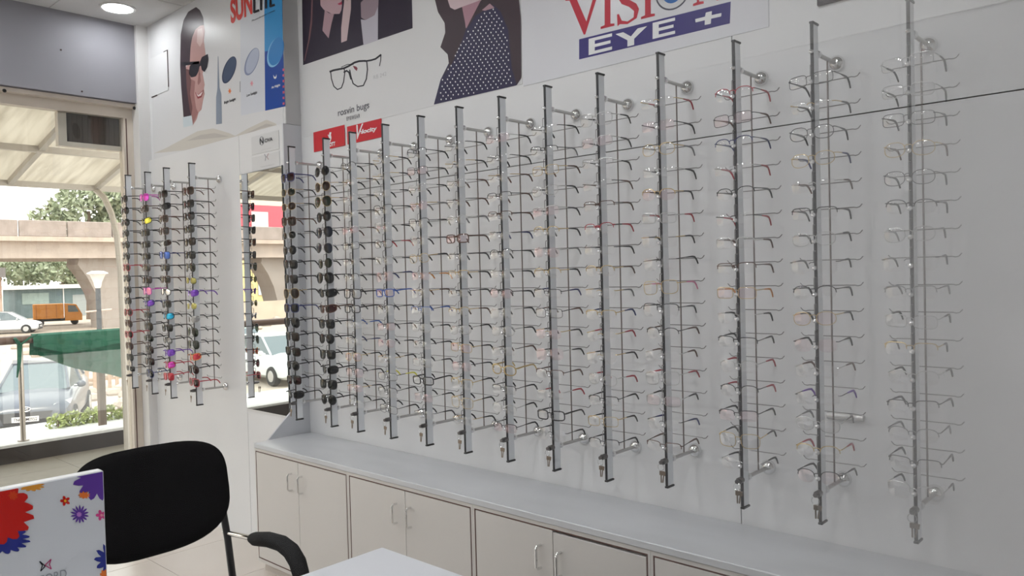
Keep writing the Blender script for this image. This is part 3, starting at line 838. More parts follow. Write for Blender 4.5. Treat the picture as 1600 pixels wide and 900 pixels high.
# red brand plaques
def plaque(name, a, b, y, label, m, cat='sign', grp=None, th=.005):
    P, Q = px(*a, 1, y), px(*b, 1, y)
    return tag(MB().bbox((P.x, y-th, P.z), (Q.x, y-.0004, Q.z), .0012).build(name, m), label, cat, grp), P, Q
REDP = mat('red_acrylic', (.56, .018, .03), .2)
s1, P, Q = plaque('brand_plaque', (491.5, 238), (539, 195), 0, 'small red plaque with a white emblem, left of the pair under the poster', REDP, 'sign', 'red brand plaques')
yy = -.0056
SG = Wall(1, yy+.0004, 490, 80, 5.62)
SG.poly('emblem', [(140,712),(157,712),(152,735),(158,760),(150,790),(140,805),(133,805),(142,775),(134,748)], WHT, s1, 1)
SG.stroke('emblem', [(128,735),(140,760),(133,800)], 7, WHT, s1, 1.2)
wtext('SCOTT', (510, 230.5), (524, 221), yy+.0008, WHT, s1, bold=.05)
s2, P, Q = plaque('brand_plaque', (544, 226), (596.5, 185), 0, 'small red plaque with white slanted script, right of the pair under the poster', REDP, 'sign', 'red brand plaques')
wtext('V', (553, 219), (563, 194), yy+.0008, WHT, s2, shear=.35, bold=.01)
wtext('elocity', (560, 212.5), (588, 197), yy+.0008, WHT, s2, shear=.3, bold=.035)
# white brand cards over the mirror
CARD = mat('card_white', (.62, .62, .63), .3)
n1, P, Q = plaque('brand_card', (394, 243), (436, 203), YL, 'white card with a grey circled letter logo, directly above the other card', CARD, 'sign', 'white brand cards above the mirror', .003)
yc = YL-.0036
NV = Wall(1, yc+.0004, 380, 195, 10)
NV.stroke('logo_ring', [(290+34*math.cos(k*math.pi/8)*.9, 252+66*math.sin(k*math.pi/8)) for k in range(16)], 12, GRY, n1, 1, True)
wtext('N', (406.5, 226), (411.5, 215), yc, K, n1, bold=.02)
wtext('OVA', (414, 223), (426, 214), yc, K, n1, bold=.02)
wtext('EYEWEAR', (409, 235), (424, 230.5), yc, fm('print_soft_grey', (.40, .40, .42)), n1)
n2, P, Q = plaque('brand_card', (394.5, 268.5), (437, 236), YL, 'white card with a small crossed mark, resting just above the mirror top', CARD, 'sign', 'white brand cards above the mirror', .003)
NV.stroke('logo_mark', [(335,460),(355,505),(345,560)], 12, GRY, n2, 1)
NV.stroke('logo_mark', [(395,450),(372,500),(395,540)], 12, fm('print_rosy_grey', (.40, .28, .30)), n2, 1.3)
NV.stroke('logo_mark', [(350,505),(375,498)], 10, GRY, n2, 1.5)
wtext('XFORD', (407.5, 262), (429, 256), yc, fm('print_soft_grey', (.40, .40, .42)), n2)
NV.stroke('printed_rule', [(320,715),(440,690)], 5, GRY, n2, 1)
# solid bar modelled in place of a tube-like reflection near the right end
tag(MB().tube([(-.877, -.010, 1.0595), (-.772, -.010, 1.0595)], .0095, 14).build('reflection_bar', mat('bar_pale', (.70, .69, .68), .25, metal=.3), smooth=True),
    'short pale bar standing in for a tube-like reflection between the last two rods', 'bar')

# ------------------------------------------------------------------ desk, display board, chair
DK = thing('desk', 'white desk whose far corner shows at the bottom of the photo', 'desk', (-1.744, -1.019, 0))
DW = mat('desk_white', (.72, .73, .77), .3)
MB().bbox((0, -1.42, .72), (1.25, 0, .75), .003).build('desk_top', DW, DK)
for a, b in (((.03, -1.39), (.06, -.03)), ((1.19, -1.39), (1.22, -.03))):
    MB().box((a[0], a[1], 0), (b[0], b[1], .72)).build('side_panel', DW, DK)
MB().box((.06, -.72, .25), (1.19, -.70, .72)).build('modesty_panel', DW, DK)

BX = -1.60
fb = thing('display_board', 'white floral counter display board standing on the desk at bottom left', 'display board', (BX, -2.16, .75))
HB = .398
MB().bbox((-.026, -.10, 0), (0, .366, HB), .002).build('board', mat('board_white', (.64, .65, .68), .28), fb)
MB().bbox((-.09, .05, 0), (.04, .20, .012), .002).build('foot', mat('board_foot', (.6, .6, .62), .3), fb)
def onb(X, Y, lay=1):
    q = px(X/5.0, 720+Y/5.0, 0, BX)
    return Vector((.0004+.0005*lay, q.y-(-2.16), q.z-.75))
def bpoly(name, pts, m, lay=1):
    return flat(name, [onb(x, y, lay) for x, y in pts], m, fb)
def clip_(P, ymax=HB-.002, rmax=.364):
    return [Vector((p.x, min(p.y, rmax), min(p.z, ymax))) for p in P]
def flower(cx, cy, r1, r0, n, m, lay, name='printed_flower', a0=0.0, sq=1.0):
    pts = []
    for k in range(n*4):
        t = a0+2*math.pi*k/(n*4)
        r = (r0, r0+(r1-r0)*.62, r1, r0+(r1-r0)*.62)[k % 4]*(1+.05*math.sin(k*1.7))
        pts.append(onb(cx+r*math.cos(t), cy+r*sq*math.sin(t), lay))
    return flat(name, clip_(pts), m, fb)
bred = fm('print_flower_red', (.55, .012, .008)); bblue = fm('print_flower_blue', (.02, .03, .24)); bpur = fm('print_flower_purple', (.11, .04, .30))
bora = fm('print_flower_orange', (.70, .30, .04)); bpk = fm('print_flower_pink', (.62, .06, .24)); byel = fm('print_flower_yellow', (.85, .45, .03))
flower(240, 195, 110, 75, 12, bora, 1, sq=.42)
flower(0, 610, 245, 175, 17, bblue, 2, sq=.52)
flower(-60, 400, 335, 255, 17, bred, 3, sq=.82)
flower(100, 270, 40, 24, 7, fm('print_flower_red_light', (.62, .05, .01)), 4)
flower(760, 120, 205, 130, 13, bpur, 1, a0=.15)
flower(655, 268, 50, 30, 9, ORA, 2, sq=.6)
flower(508, 312, 44, 18, 5, bred, 1); flower(508, 312, 12, 9, 6, byel, 2)
flower(622, 418, 74, 36, 14, bpur, 1); flower(616, 418, 22, 14, 8, fm('print_flower_lilac', (.50, .22, .60)), 2)
flower(788, 424, 46, 20, 5, bpk, 1); flower(792, 424, 12, 9, 6, PNK, 2)
flower(860, 770, 130, 75, 11, bblue, 1)
flower(815, 885, 40, 24, 7, ORA, 2)
def bstroke(name, pts, wd, m, lay=1):
    mb = MB()
    for i in range(len(pts)-1):
        a, b = pts[i], pts[i+1]
        dx, dy = b[0]-a[0], b[1]-a[1]; L = math.hypot(dx, dy)
        nx, ny = -dy/L*wd/2, dx/L*wd/2
        mb.add([onb(a[0]+nx, a[1]+ny, lay+.1*i), onb(b[0]+nx, b[1]+ny, lay+.1*i), onb(b[0]-nx, b[1]-ny, lay+.1*i), onb(a[0]-nx, a[1]-ny, lay+.1*i)], [(0, 1, 2, 3)])
    return mb.build(name, m, fb)
bstroke('logo_mark', [(308,785),(330,815),(316,862),(352,822),(310,785)], 8, K)
bstroke('logo_mark', [(398,768),(385,808),(400,845),(350,815),(398,768)], 8, fm('print_logo_rose', (.45, .04, .16)))
A_, B_ = onb(248, 985), onb(517, 862)
text('XFORD', A_, (B_.y-A_.y), .0165, (0, 1, 0), UZ, (1, 0, 0), GRY, fb)

CH = thing('visitor_chair', 'black padded visitor chair with a rounded backrest and curved arms', 'chair', (-2.33, -1.285, 0), 0)
FAB = mat('black_fabric', (.005, .0045, .005), .9, bump=.2, scale=260, spec=.1)
def pad(W, H, T_, curve, e, tilt, nu=22, nv=16, elow=4.0):
    """cushion: superellipse outline W x H, thickness T_, bowed"""
    m = MB(); vs = []; fs = []
    for side in (1, -1):
        for i in range(nv+1):
            rr = i/nv
            for k in range(nu*2):
                t = 2*math.pi*k/(nu*2)
                c, s = math.cos(t), math.sin(t)
                ee = e if s >= 0 else elow
                y = math.copysign(abs(c)**(2/ee), c)*W/2*rr
                z = math.copysign(abs(s)**(2/ee), s)*H/2*rr
                th = T_/2*math.sqrt(max(0, 1-rr**6))
                x = side*th + curve*(y/(W/2))**2 + tilt*z
                vs.append((x, y, z))
    n = nu*2
    for sd_ in range(2):
        o = sd_*(nv+1)*n
        for i in range(nv):
            for k in range(n):
                fs.append((o+i*n+k, o+i*n+(k+1) % n, o+(i+1)*n+(k+1) % n, o+(i+1)*n+k))
    return m.add(vs, fs)
MB_ = pad(.505, .355, .062, .055, 4.2, -.16, elow=2.6)
MB_.build('backrest', FAB, CH, (-.30, -.008, .785), smooth=True)
se = pad(.48, .46, .07, 0, 4.0, 0)
se.v = [(z, y, x) for x, y, z in se.v]
se.build('seat', FAB, CH, (0, 0, .445), smooth=True)
TB = mat('black_tube', (.015, .015, .017), .3)
ARMP = [(lambda v: (v.x+2.33, v.z))(px(X_, Y_, 1, -1.285+.25)) for X_, Y_ in ((393, 841), (399, 842), (420, 843), (440, 849), (455, 861), (465, 878), (470, 896), (473, 915))]
ARM0 = px(352, 831, 1, -1.285+.245)
for s in (-1, 1):
    y = s*.245
    MB().tube([(-.305, y*.93, .80), (-.28, y*.96, .70), (-.26, y*.98, .60), (-.24, y, .45), (-.26, y, .20), (-.29, y, .0)], .0125, 10).build('rear_leg', TB, CH, smooth=True)
    MB().tube([(ARMP[7][0], y*1.02, ARMP[7][1]), (ARMP[7][0]-.01, y*1.02, .45), (.24, y, .2), (.23, y, .0)], .0125, 10).build('front_leg', TB, CH, smooth=True)
    ar = MB().tube([(ARM0.x+2.33, y*.985, ARM0.z), (ARMP[1][0], y*1.02, ARMP[1][1])], .009, 10).build('arm_tube', CHROME, CH, smooth=True)
    MB().tube([(q[0], y*1.02, q[1]) for q in ARMP], [.016, .023, .025, .026, .027, .027, .026, .025], 14).build('armrest', mat('arm_foam', (.006, .0055, .006), .85, bump=.25, scale=90), CH, smooth=True)
    MB().box((-.25, y-.01, .40), (.30, y+.01, .425)).build('seat_rail', TB, CH)

# ------------------------------------------------------------------ outside: walkway, balustrade, canopy
GRAN = mat('walkway_granite', (.20, .175, .14), .6, noise=(.16, .14, .11), scale=14, spec=.25)
CURB = mat('dark_granite', (.024, .018, .016), .45, noise=(.018, .014, .012), scale=9, spec=.15)
LEDGE = mat('pale_granite', (.55, .54, .52), .5, noise=(.42, .42, .41), scale=20)
wk = struct(MB().box((-7.62, -9, -.3), (XW-.05, 8, -.012)).build('floor_walkway', GROUT))
sm = MB().box((0, 0, -.012), (.512, .797, -.001)).mesh('paving_slab', GRAN)
for i in range(4):
    for j in range(21):
        place('paving_slab', sm, wk, (-7.61+i*.515, -8.9+j*.8, 0))
cb = struct(MB().box((-7.80, -9, -1.8), (-7.60, 8, .135)).build('trim_kerb', CURB))
MB().box((-7.88, -9, .135), (-7.595, 8, .158)).build('coping', LEDGE, cb)
ledge = struct(MB().box((-8.75, -9, -1.8), (-7.90, 8, -.25)).build('trim_ledge', LEDGE))
bl = thing('glass_balustrade', 'glass balustrade with steel posts and brown handrail along the walkway', 'railing', (-7.70, 0, .158))
MB().tube([(0, -8, .88), (0, 6, .88)], .036, 12).build('handrail', mat('handrail_brown', (.15, .09, .065), .4), bl, smooth=True)
pm = MB().tube([(0, 0, 0), (0, 0, .86)], .021, 10).tube([(0, 0, 0), (0, 0, .012)], .045, 12).mesh('post', mat('post_steel', (.40, .36, .32), .3, metal=.9), True)
ps = [-.29-1.45*k for k in range(-4, 6)]
gm = MB().box((-.003, .06, .06), (.003, 1.39, .725)).mesh('glass_panel', WGLASS)
for y in ps:
    place('post', pm, bl, (0, y, 0)); place('glass_panel', gm, bl, (0, y, 0))
# green shade cloth over the handrail
GC = mat('green_cloth', (.012, .13, .075), .7, noise=(.008, .09, .05), scale=12, bump=.4)
m = MB(); nu, nv = 46, 14
for i in range(nu+1):
    y = -.20+i*(3.0/nu)
    outer = .16+.30*min(1, max(0, (y+.15)/.75))+.015*math.sin(y*9)
    inner = .07+.025*math.sin(y*7+1)+.05*min(1, max(0, (y+.2)/.3))
    for j in range(nv+1):
        v = j/nv
        if v < .3:
            q = (.045+.008*math.sin(y*21), .88-inner*(1-v/.3))
        elif v < .55:
            a = (v-.3)/.25*math.pi; q = (.045*math.cos(a), .88+.045*math.sin(a))
        else:
            k = (v-.55)/.45; q = (-.048-.03*k*math.sin(y*13)-.04*k, .88-outer*k)
        m.v.append((q[0], y, q[1]))
for i in range(nu):
    for j in range(nv):
        a = i*(nv+1)+j; m.f.append((a, a+1, a+nv+2, a+nv+1))
gc = m.build('shade_cloth', GC, None, (-7.70, 0, .158), smooth=True)
tag(gc, 'green shade cloth draped over the brown handrail outside', 'cloth')
tie = MB().tube([(.05, -.34, .90), (.03, -.30, .84), (.045, -.31, .70), (.04, -.33, .56)], [.012, .02, .016, .006], 6).tube([(.05, -.30, .84), (.05, -.22, .90), (.04, -.16, .92)], [.01, .008, .005], 5)
tag(tie.build('cloth_tie', GC, None, (-7.70, 0, .158)), 'twisted strip of green cloth tied round the steel post', 'cloth')
# canopy
CF_ = mat('canopy_steel', (.46, .42, .37), .5)
pc_m = bpy.data.materials.new('polycarbonate'); pc_m.use_nodes = True
n = pc_m.node_tree.nodes; l = pc_m.node_tree.links
n.remove(n['Principled BSDF'])
tl = n.new('ShaderNodeBsdfTranslucent'); df = n.new('ShaderNodeBsdfDiffuse'); mx = n.new('ShaderNodeMixShader')
tx_ = n.new('ShaderNodeTexNoise'); tx_.inputs['Scale'].default_value = 3.0; tcn = n.new('ShaderNodeTexCoord'); mpn = n.new('ShaderNodeMapping')
mpn.inputs['Scale'].default_value = (.5, 6, 1); l.new(tcn.outputs['Object'], mpn.inputs[0]); l.new(mpn.outputs[0], tx_.inputs['Vector'])
rp = n.new('ShaderNodeValToRGB'); rp.color_ramp.elements[0].color = (.56, .52, .455, 1); rp.color_ramp.elements[1].color = (.70, .66, .59, 1)
rp.color_ramp.elements[0].position = .3; rp.color_ramp.elements[1].position = .62
l.new(tx_.outputs['Fac'], rp.inputs[0]); l.new(rp.outputs[0], tl.inputs[0]); l.new(rp.outputs[0], df.inputs[0])
mx.inputs[0].default_value = .35; l.new(tl.outputs[0], mx.inputs[1]); l.new(df.outputs[0], mx.inputs[2]); l.new(mx.outputs[0], n['Material Output'].inputs[0])
cz = lambda x: 2.36+.222*(x+7.4)
cn = thing('walkway_canopy', 'cream translucent canopy on a steel frame over the walkway outside', 'canopy', (-7.4, 0, 2.36))
for x in (-7.4, -6.6, -5.75):
    MB().box((x+7.4-.022, -7, cz(x)-2.36-.025), (x+7.4+.022, 6, cz(x)-2.36+.022)).build('purlin', CF_, cn)
rf = MB().prism([(0, -.02, -.02), (1.85, -.02, .391), (1.85, -.02, .431), (0, -.02, .02)], (0, .04, 0)).mesh('rafter', CF_)
sh = MB().prism([(-.12, .0, .012), (1.85, .0, .449), (1.85, .0, .455), (-.12, .0, .018)], (0, .669, 0)).mesh('roof_sheet', pc_m)
for k in range(-9, 9):
    place('rafter', rf, cn, (0, -.40+.67*k, 0)); place('roof_sheet', sh, cn, (0, -.40+.67*k, .012))
for y in (-3.7, .27, 3.6):
    MB().tube([(.0, y, -.02), (.18, y, -.10), (.33, y, -.25), (.43, y, -.45), (.48, y, -.75), (.49, y, -1.4), (.49, y, -2.36)], .026, 8).build('curved_strut', CF_, cn, smooth=True)

# ------------------------------------------------------------------ outside: street
ZS = -1.8
SAND = mat('dusty_ground', (.50, .42, .34), .9, noise=(.40, .34, .28), scale=.35, bump=.3)
struct(MB().box((-320, -260, ZS-.2), (-7.80, 260, ZS)).build('floor_street', SAND))
def on_ground(X, Y):
    return px(X, Y, 2, ZS)
GLS = mat('car_glass', (.10, .13, .14), .06, spec=.8)
TYRE = mat('tyre', (.03, .03, .03), .8)
def car(loc, rz, paint, label, name='car', plate=None, emblem=False):
    t = thing(name, label, 'car', loc, rz)
    st = [(1.93,.66,.34,.58),(1.90,.76,.27,.66),(1.80,.81,.22,.74),(1.55,.84,.2,.83),(1.15,.855,.2,.90),(.85,.86,.2,.96),(0,.87,.2,.99),(-1.1,.86,.2,1.02),(-1.65,.83,.24,1.02),(-1.88,.76,.32,.95),(-1.93,.68,.40,.80)]
    m = MB(); R_ = []
    for (x, w_, a, b) in st:
        h = b-a
        R_.append([(x,-w_*.80,a),(x,-w_*.97,a+h*.15),(x,-w_,a+h*.5),(x,-w_*.97,a+h*.82),(x,-w_*.84,b-.02),(x,-w_*.45,b+.02),(x,w_*.45,b+.02),(x,w_*.84,b-.02),(x,w_*.97,a+h*.82),(x,w_,a+h*.5),(x,w_*.97,a+h*.15),(x,w_*.80,a)])
    k = 12
    m.add([q for r_ in R_ for q in r_], [(i*k+j, i*k+(j+1) % k, (i+1)*k+(j+1) % k, (i+1)*k+j) for i in range(len(st)-1) for j in range(k)] + [tuple(range(k)), tuple((len(st)-1)*k+j for j in range(k))])
    body = m.build('body', paint, t, smooth=True)
    B0 = [(.95,-.70,.94),(.95,.70,.94),(-.3,.80,.97),(-1.72,.70,.99),(-1.72,-.70,.99),(-.3,-.80,.97)]
    T0 = [(.12,-.54,1.46),(.12,.54,1.46),(-.45,.60,1.50),(-1.42,.52,1.45),(-1.42,-.52,1.45),(-.45,-.60,1.50)]
    MB().add(B0+T0, [(i, (i+1) % 6, 6+(i+1) % 6, 6+i) for i in range(6)]).build('windows', GLS, t)
    rfm = MB().prism([(a*1.0, b*1.03, c) for a, b, c in T0], (0, 0, .035))
    rfm.build('roof', paint, t, smooth=True)
    for i in range(6):
        MB().tube([B0[i], T0[i]], .035, 6).build('pillar', paint, t)
    wh = MB().lathe([(.18, -.10), (.29, -.10), (.31, -.05), (.31, .05), (.29, .10), (.18, .10)], 18, (0,0,0), 'y').mesh('wheel', TYRE, True)
    hub = MB().lathe([(.17, -.108), (.19, -.09), (.19, .09), (.17, .108)], 12, (0,0,0), 'y').mesh('hub_cap', mat('hub', (.5, .5, .5), .3, metal=.6), True)
    for x in (1.22, -1.25):
        for y in (-.78, .78):
            q = place('wheel', wh, t, (x, y, .31)); place('hub_cap', hub, q)
    for s in (-1, 1):
        MB().add([(1.86, s*.44, .60), (1.60, s*.80, .66), (1.50, s*.82, .76), (1.80, s*.52, .70)], [(0,1,2,3)]).build('headlight', mat('headlight', (.75, .78, .80), .1, spec=.8), t).location = (.035, s*.012, .03)
        MB().sphere((.72, s*.93, 1.0), .10, 10, 8, (.6, 1, .8)).tube([(.72, s*.78, .97), (.72, s*.9, .98)], .03, 6).build('wing_mirror', paint, t, smooth=True)
        MB().sphere((1.84, s*.60, .38), .06, 8, 6, (.5, 1, .8)).build('fog_lamp', CHROME, t, smooth=True)
    gr = MB().prism([(1.945,-.50,.60),(1.945,.50,.60),(1.955,.40,.36),(1.955,-.40,.36)], (-.06, 0, 0)).build('grille', mat('grille_dark', (.03,.03,.035), .5), t)
    MB().prism([(1.945,-.62,.34),(1.945,.62,.34),(1.93,.58,.24),(1.93,-.58,.24)], (-.06, 0, 0)).build('bumper_lip', mat('bumper_dark', (.05,.05,.055), .6), t)
    if emblem:
        e_ = MB().tube([(1.93, .10*math.cos(a), .665+.05*math.sin(a)) for a in [q*math.pi/8 for q in range(16)]], .010, 6, closed=True)
        e_.tube([(1.93,-.05,.63),(1.93,-.04,.70)], .009, 5).tube([(1.93,.04,.63),(1.93,.05,.70)], .009, 5).tube([(1.93,-.045,.655),(1.93,.045,.675)], .009, 5).build('emblem', CHROME, t)
    pl = MB().box((1.95, -.25, .40), (1.965, .25, .51)).build('number_plate', WHITEM, t)
    if plate:
        text(plate, (1.965, -.22, .42), .44, .07, (0, 1, 0), UZ, (1, 0, 0), K, pl, bold=.02)
    return t
g = on_ground(66, 664)
car((g.x, g.y, ZS), math.radians(-25), mat('paint_dark_grey', (.085, .095, .12), .3, coat=.3), 'dark grey hatchback parked outside facing the shop behind the railing', plate='TN07BM0952', emblem=True)
g = on_ground(14, 521)
car((g.x, g.y, ZS), math.radians(62), mat('paint_silver', (.55, .57, .60), .3, coat=.5), 'silver hatchback far off on the dusty ground at the left edge')
car((-22.8, -11.3, ZS), math.radians(2), mat('paint_white', (.66, .70, .70), .3, coat=.5), 'pale silver car seen only in the wall mirror', plate=None)
car((-27.5, -12.6, ZS), math.radians(20), mat('paint_pale_green', (.50, .60, .56), .3, coat=.5), 'pale green car behind the silver one in the wall mirror')
# orange goods three-wheeler
g = on_ground(88, 508)
tr = thing('goods_auto', 'orange goods carrier parked under the flyover', 'truck', (g.x, g.y, ZS), math.radians(74))
OR = mat('paint_orange', (.66, .27, .05), .5)
MB().bbox((-1.6, -.7, .55), (.55, .7, 1.75), .04).build('cargo_box', OR, tr)
MB().prism([(.62,-.65,.35),(1.85,-.65,.35),(1.85,-.65,.85),(1.45,-.65,1.65),(.62,-.65,1.75)], (0, 1.3, 0)).build('cab', OR, tr)
MB().prism([(.85,-.66,1.05),(1.62,-.66,1.05),(1.38,-.66,1.55),(.85,-.66,1.6)], (0, .02, 0)).build('side_window', GLS, tr)
for k in range(3):
    MB().box((-1.4+k*.7, -.72, .6), (-1.34+k*.7, -.70, 1.7)).build('rib', mat('paint_orange_dark', (.45, .16, .03), .5), tr)
MB().box((-1.6, -.6, .35), (1.4, .6, .55)).build('chassis', TYRE, tr)
for x, y in ((-1.1,-.62),(-1.1,.62),(1.3,-.55),(1.3,.55)):
    MB().lathe([(.1,-.08),(.27,-.08),(.27,.08),(.1,.08)], 14, (0,0,0), 'y').build('wheel', TYRE, tr, (x, y, .27))
# street lamp
p0 = px(152, 423, 0, -19.0)
lp = thing('street_lamp', 'black garden lamp post with a white flared shade outside', 'lamp post', (p0.x, p0.y, ZS))
h = p0.z-ZS
MB().tube([(0,0,0),(0,0,h-.40)], .055, 10).tube([(0,0,0),(0,0,.3)], .10, 10).build('post', mat('lamp_post_dark', (.08,.085,.09), .5), lp, smooth=True)
MB().lathe([(.05, h-.40), (.07, h-.36), (.09, h-.26), (.16, h-.10), (.21, h-.07)], 18).build('shade', mat('lamp_shade_white', (.72,.70,.67), .3), lp, smooth=True)
MB().lathe([(.225, h-.07), (.22, h-.05), (.13, h-.01), (.02, h)], 18).build('cap', mat('lamp_cap', (.66,.63,.60), .4), lp, smooth=True)
MB().tube([(0,-.28,h-.93),(0,.28,h-.90)], .022, 6).build('crossbar', mat('lamp_crossbar', (.55,.45,.38), .5), lp)
# flyover
CON = mat('flyover_concrete', (.46, .385, .33), .85, noise=(.37, .31, .27), scale=.9, bump=.2)
CON2 = mat('flyover_pier_concrete', (.34, .30, .27), .85, noise=(.29, .25, .22), scale=.6)
fo = thing('flyover', 'long concrete flyover crossing the street on a flared pier', 'flyover', (-60, 19.9, ZS))
MB().box((-9, -110, 5.15), (0, 70, 6.5)).build('deck', CON, fo)
MB().box((-.6, -110, 6.3), (.5, 70, 6.62)).build('deck_edge', mat('deck_edge', (.50,.41,.34), .85, noise=(.40,.33,.28), scale=1.5), fo)
pm = MB().bbox((-.15, .04, 6.62), (.15, 2.96, 7.75), .05).mesh('parapet_panel', mat('parapet', (.36,.30,.27), .9, noise=(.27,.225,.20), scale=1.2))
for k in range(-36, 23):
    place('parapet_panel', pm, fo, (0, k*3.0, 0))
half = [(3.5,5.15),(3.6,4.7),(3.0,3.8),(2.45,2.6),(2.1,1.2),(2.0,0)]
for yc_ in (1.5, -56, 38):
    MB().prism([(-3.2, yc_+a, b) for a, b in half]+[(-3.2, yc_-a, b) for a, b in half[::-1]], (2.4, 0, 0)).build('pier', CON2, fo)
    for k in range(-3, 4, 2):
        MB().box((-3.1, yc_+k*1.05-.35, 5.15), (-.9, yc_+k*1.05+.35, 5.35)).build('bearing', mat('bearing_dark', (.14,.12,.11), .9), fo)
# sheds and buildings beyond
def block(name, label, loc, parts):
    t = thing(name, label, 'building', loc)
    for (nm, a, b, m_) in parts: MB().box(a, b).build(nm, m_, t)
    return t
block('shed', 'teal sheeted shed with a pale roof beyond the flyover', (-88, 21, ZS),
      [('wall', (-4, 0, 0), (0, 9, 2.9), mat('shed_teal', (.16, .22, .23), .8, noise=(.13,.18,.19), scale=.5)), ('roof', (-4.6, -.4, 2.9), (.6, 9.4, 3.3), WHITEM),
       ('window', (.0, .6, 1.4), (.05, 3.0, 2.5), mat('shed_window', (.28,.36,.34), .4)), ('door', (.0, 5.2, 0), (.05, 6.6, 2.2), mat('shed_door', (.35,.38,.38), .6)), ('post', (.0, 4.3, 0), (.08, 4.4, 2.9), WHITEM)])
block('roadside_shop', 'small shop with an orange sign and dark roof beyond the flyover', (-84, 11.5, ZS),
      [('wall', (-4, 0, 0), (0, 7.4, 2.2), mat('shop_wall', (.50,.38,.31), .8)), ('sign', (.0, .2, 2.3), (.2, 7.2, 4.0), mat('shop_sign', (.66,.36,.24), .6, noise=(.60,.20,.12), scale=1.3)),
       ('roof', (-4.4, -.3, 4.1), (.6, 7.6, 5.0), mat('shop_roof', (.20,.185,.18), .8)), ('door', (.0, 2.6, 0), (.06, 4.6, 2.0), mat('shop_door', (.20,.16,.14), .7)), ('upper_wall', (-4, 0, 2.2), (0, 7.4, 4.1), mat('shop_wall', (.5,.38,.31), .8))])
YEL = mat('facade_yellow', (.72, .58, .28), .8); RD = mat('facade_red', (.66, .10, .13), .7); PEA = mat('facade_peach', (.72, .58, .46), .8)
bb = block('roadside_building', 'tall building with red and yellow fronts seen in the wall mirror', (-95, -85, ZS),
      [('lower_wall', (-8, 0, 0), (0, 60, 6), YEL), ('middle_wall', (-8, 0, 6), (0, 60, 9.6), mat('facade_white', (.66,.62,.58), .8)), ('red_band', (-8, 0, 9.6), (.3, 60, 13.2), RD), ('upper_wall', (-8, 0, 13.2), (0, 60, 17), PEA)])
for k in range(10):
    MB().box((0, 2+k*5.8, 1.2), (.15, 4.6+k*5.8, 4.6)).build('window', mat('facade_pane', (.50,.58,.62), .3), bb)
    MB().box((0, 3+k*5.8, 10.3), (.4, 5.4+k*5.8, 12.3)).build('window', mat('facade_sign_white', (.66,.64,.60), .6), bb)
MB().box((-55.2, -62, ZS), (-55.0, -14, -.2)).build('site_wall', mat('site_wall_sand', (.56,.46,.36), .9, noise=(.46,.38,.30), scale=.8))
tag(bpy.data.objects['site_wall'], 'low sandy wall along the road seen in the mirror', 'wall')
# vegetation
def leaves(n, rx, ry, rz, size, rg, cz_=0.0, lumps=None):
    m = MB()
    for _ in range(n):
        if lumps:
            c, rr = rg.choice(lumps)
        else:
            c, rr = (0, 0, cz_), (rx, ry, rz)
        d = Vector((rg.gauss(0,1), rg.gauss(0,1), rg.gauss(0,1))).normalized()*rg.uniform(.55, 1.0)
        p = Vector(c)+Vector((d.x*rr[0], d.y*rr[1], d.z*rr[2]))
        a = Vector((rg.uniform(-1,1), rg.uniform(-1,1), rg.uniform(-1,1))).normalized()
        b = a.cross(Vector((rg.uniform(-1,1), rg.uniform(-1,1), rg.uniform(-1,1)))).normalized()
        s_ = size*rg.uniform(.6, 1.3)
        m.add([p-a*s_, p+b*s_*.45, p+a*s_, p-b*s_*.45], [(0,1,2,3)])
    return m
rg = random.Random(5)
LEAF = mat('leaf_hazed', (.24, .28, .17), .7, noise=(.32, .35, .24), scale=1.5)  # distant haze is put into this paler leaf colour
LEAF2 = mat('leaf_yellow', (.34, .38, .12), .7, noise=(.22, .28, .09), scale=6)
def tree(X, Y, xp, label, w_, h_, trunk):
    c = px(X, Y, 0, xp)
    t = thing('tree', label, 'tree', (xp, c.y, ZS), 0, 'trees along the road')
    zc = c.z-ZS
    lumps = [((rg.uniform(-.4,.4)*w_, rg.uniform(-.75,.75)*w_, zc+rg.uniform(-.5,.5)*h_), (w_*.45, w_*.42, h_*.42)) for _ in range(9)]
    leaves(2600, 0, 0, 0, .34, rg, lumps=lumps).build('crown', LEAF, t)
    MB().tube([(0,0,0),(.1,.1,zc*.5),(0,.2,zc)], [trunk, trunk*.8, trunk*.4], 8).tube([(.1,.1,zc*.5),(.2,w_*.5,zc)], [trunk*.5, trunk*.2], 6).build('trunk', mat('bark', (.16,.12,.09), .9), t)
tree(135, 330, -78, 'haze-paled leafy tree rising behind the flyover deck', 4.2, 3.2, .35)
tree(30, 425, -100, 'low haze-paled tree under the flyover above the small shop', 5.5, 2.6, .3)
tree(95, 425, -112, 'pale green tree under the flyover beside the pier', 5.0, 2.8, .3)
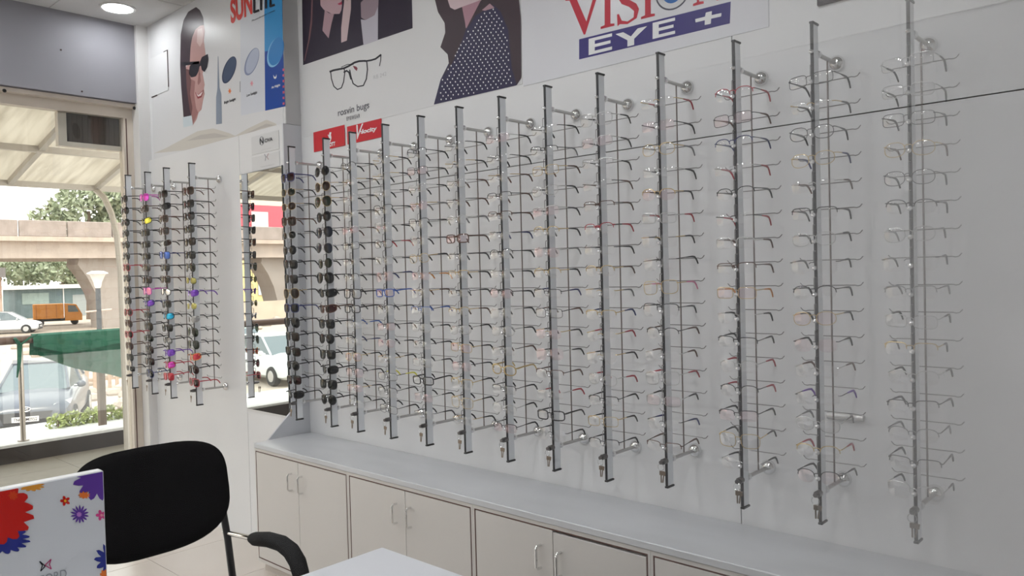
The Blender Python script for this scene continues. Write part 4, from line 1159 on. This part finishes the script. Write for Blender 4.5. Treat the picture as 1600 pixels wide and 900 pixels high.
for i, (X, Y) in enumerate(((88, 652), (116, 646), (144, 641), (172, 638), (200, 636))):
    c = px(X, Y, 0, -9.3)
    words = ['leftmost', 'second from left', 'middle', 'second from right', 'rightmost'][i]
    t = thing('planter_shrub', '%s of the yellow-green shrubs behind the outside ledge' % words, 'shrub', (-9.3, c.y, c.z-.28), 0, 'shrubs behind the ledge')
    leaves(230, .14, .105, .12, .030, rg, .20).build('foliage', LEAF2, t)
    MB().tube([(0,0,0),(0,.02,.25)], .012, 5).build('stem', mat('bark', (.16,.12,.09), .9), t)
struct(MB().box((-9.75, -9, ZS), (-8.85, 8, px(140, 660, 0, -9.3).z)).build('trim_planter', LEDGE))
# wooden post, picket fence and rubble beyond the ledge
p1, p2 = px(160, 652, 0, -8.5), px(160, 545, 0, -8.5)
tag(MB().tube([(p1.x, p1.y, -.25), (p1.x, p1.y, p2.z)], .042, 8).build('wooden_post', mat('post_wood', (.22,.16,.12), .9, noise=(.16,.115,.085), scale=8), smooth=True),
    'weathered wooden post behind the glass balustrade', 'post')
fe = px(160, 640, 2, ZS)
fn = thing('picket_fence', 'low wooden picket fence beyond the shrubs', 'fence', (-26, px(160, 600, 0, -26).y, ZS))
pk = MB().box((-.02, -.05, 0), (.02, .05, 1.0)).mesh('picket', mat('fence_wood', (.40,.28,.20), .9))
for k in range(22): place('picket', pk, fn, (0, -2.2+k*.22, 0))
MB().box((-.05, -2.3, .25), (-.02, 2.6, .33)).build('rail', mat('fence_wood', (.40,.28,.20), .9), fn)
MB().box((-.05, -2.3, .72), (-.02, 2.6, .80)).build('rail', mat('fence_wood', (.40,.28,.20), .9), fn)
rb = MB()
for _ in range(420):
    a = rg.choice([rg.uniform(-53, -27), rg.uniform(-25, -14)]); y = rg.uniform(-34, 22) if a < -30 else rg.uniform(5.6, 12)
    s_ = rg.uniform(.08, .30)*(1 if a > -30 else 1.6)
    rb.sphere((a, y, ZS+s_*.3), s_, 6, 4, (rg.uniform(.7,1.3), rg.uniform(.7,1.3), rg.uniform(.5,.9)))
o = rb.build('rubble', mat('rubble_stone', (.48,.40,.33), .95, noise=(.36,.30,.26), scale=2))
tag(o, 'pale stones and rubble scattered over the dusty ground', 'rubble'); o['kind'] = 'stuff'
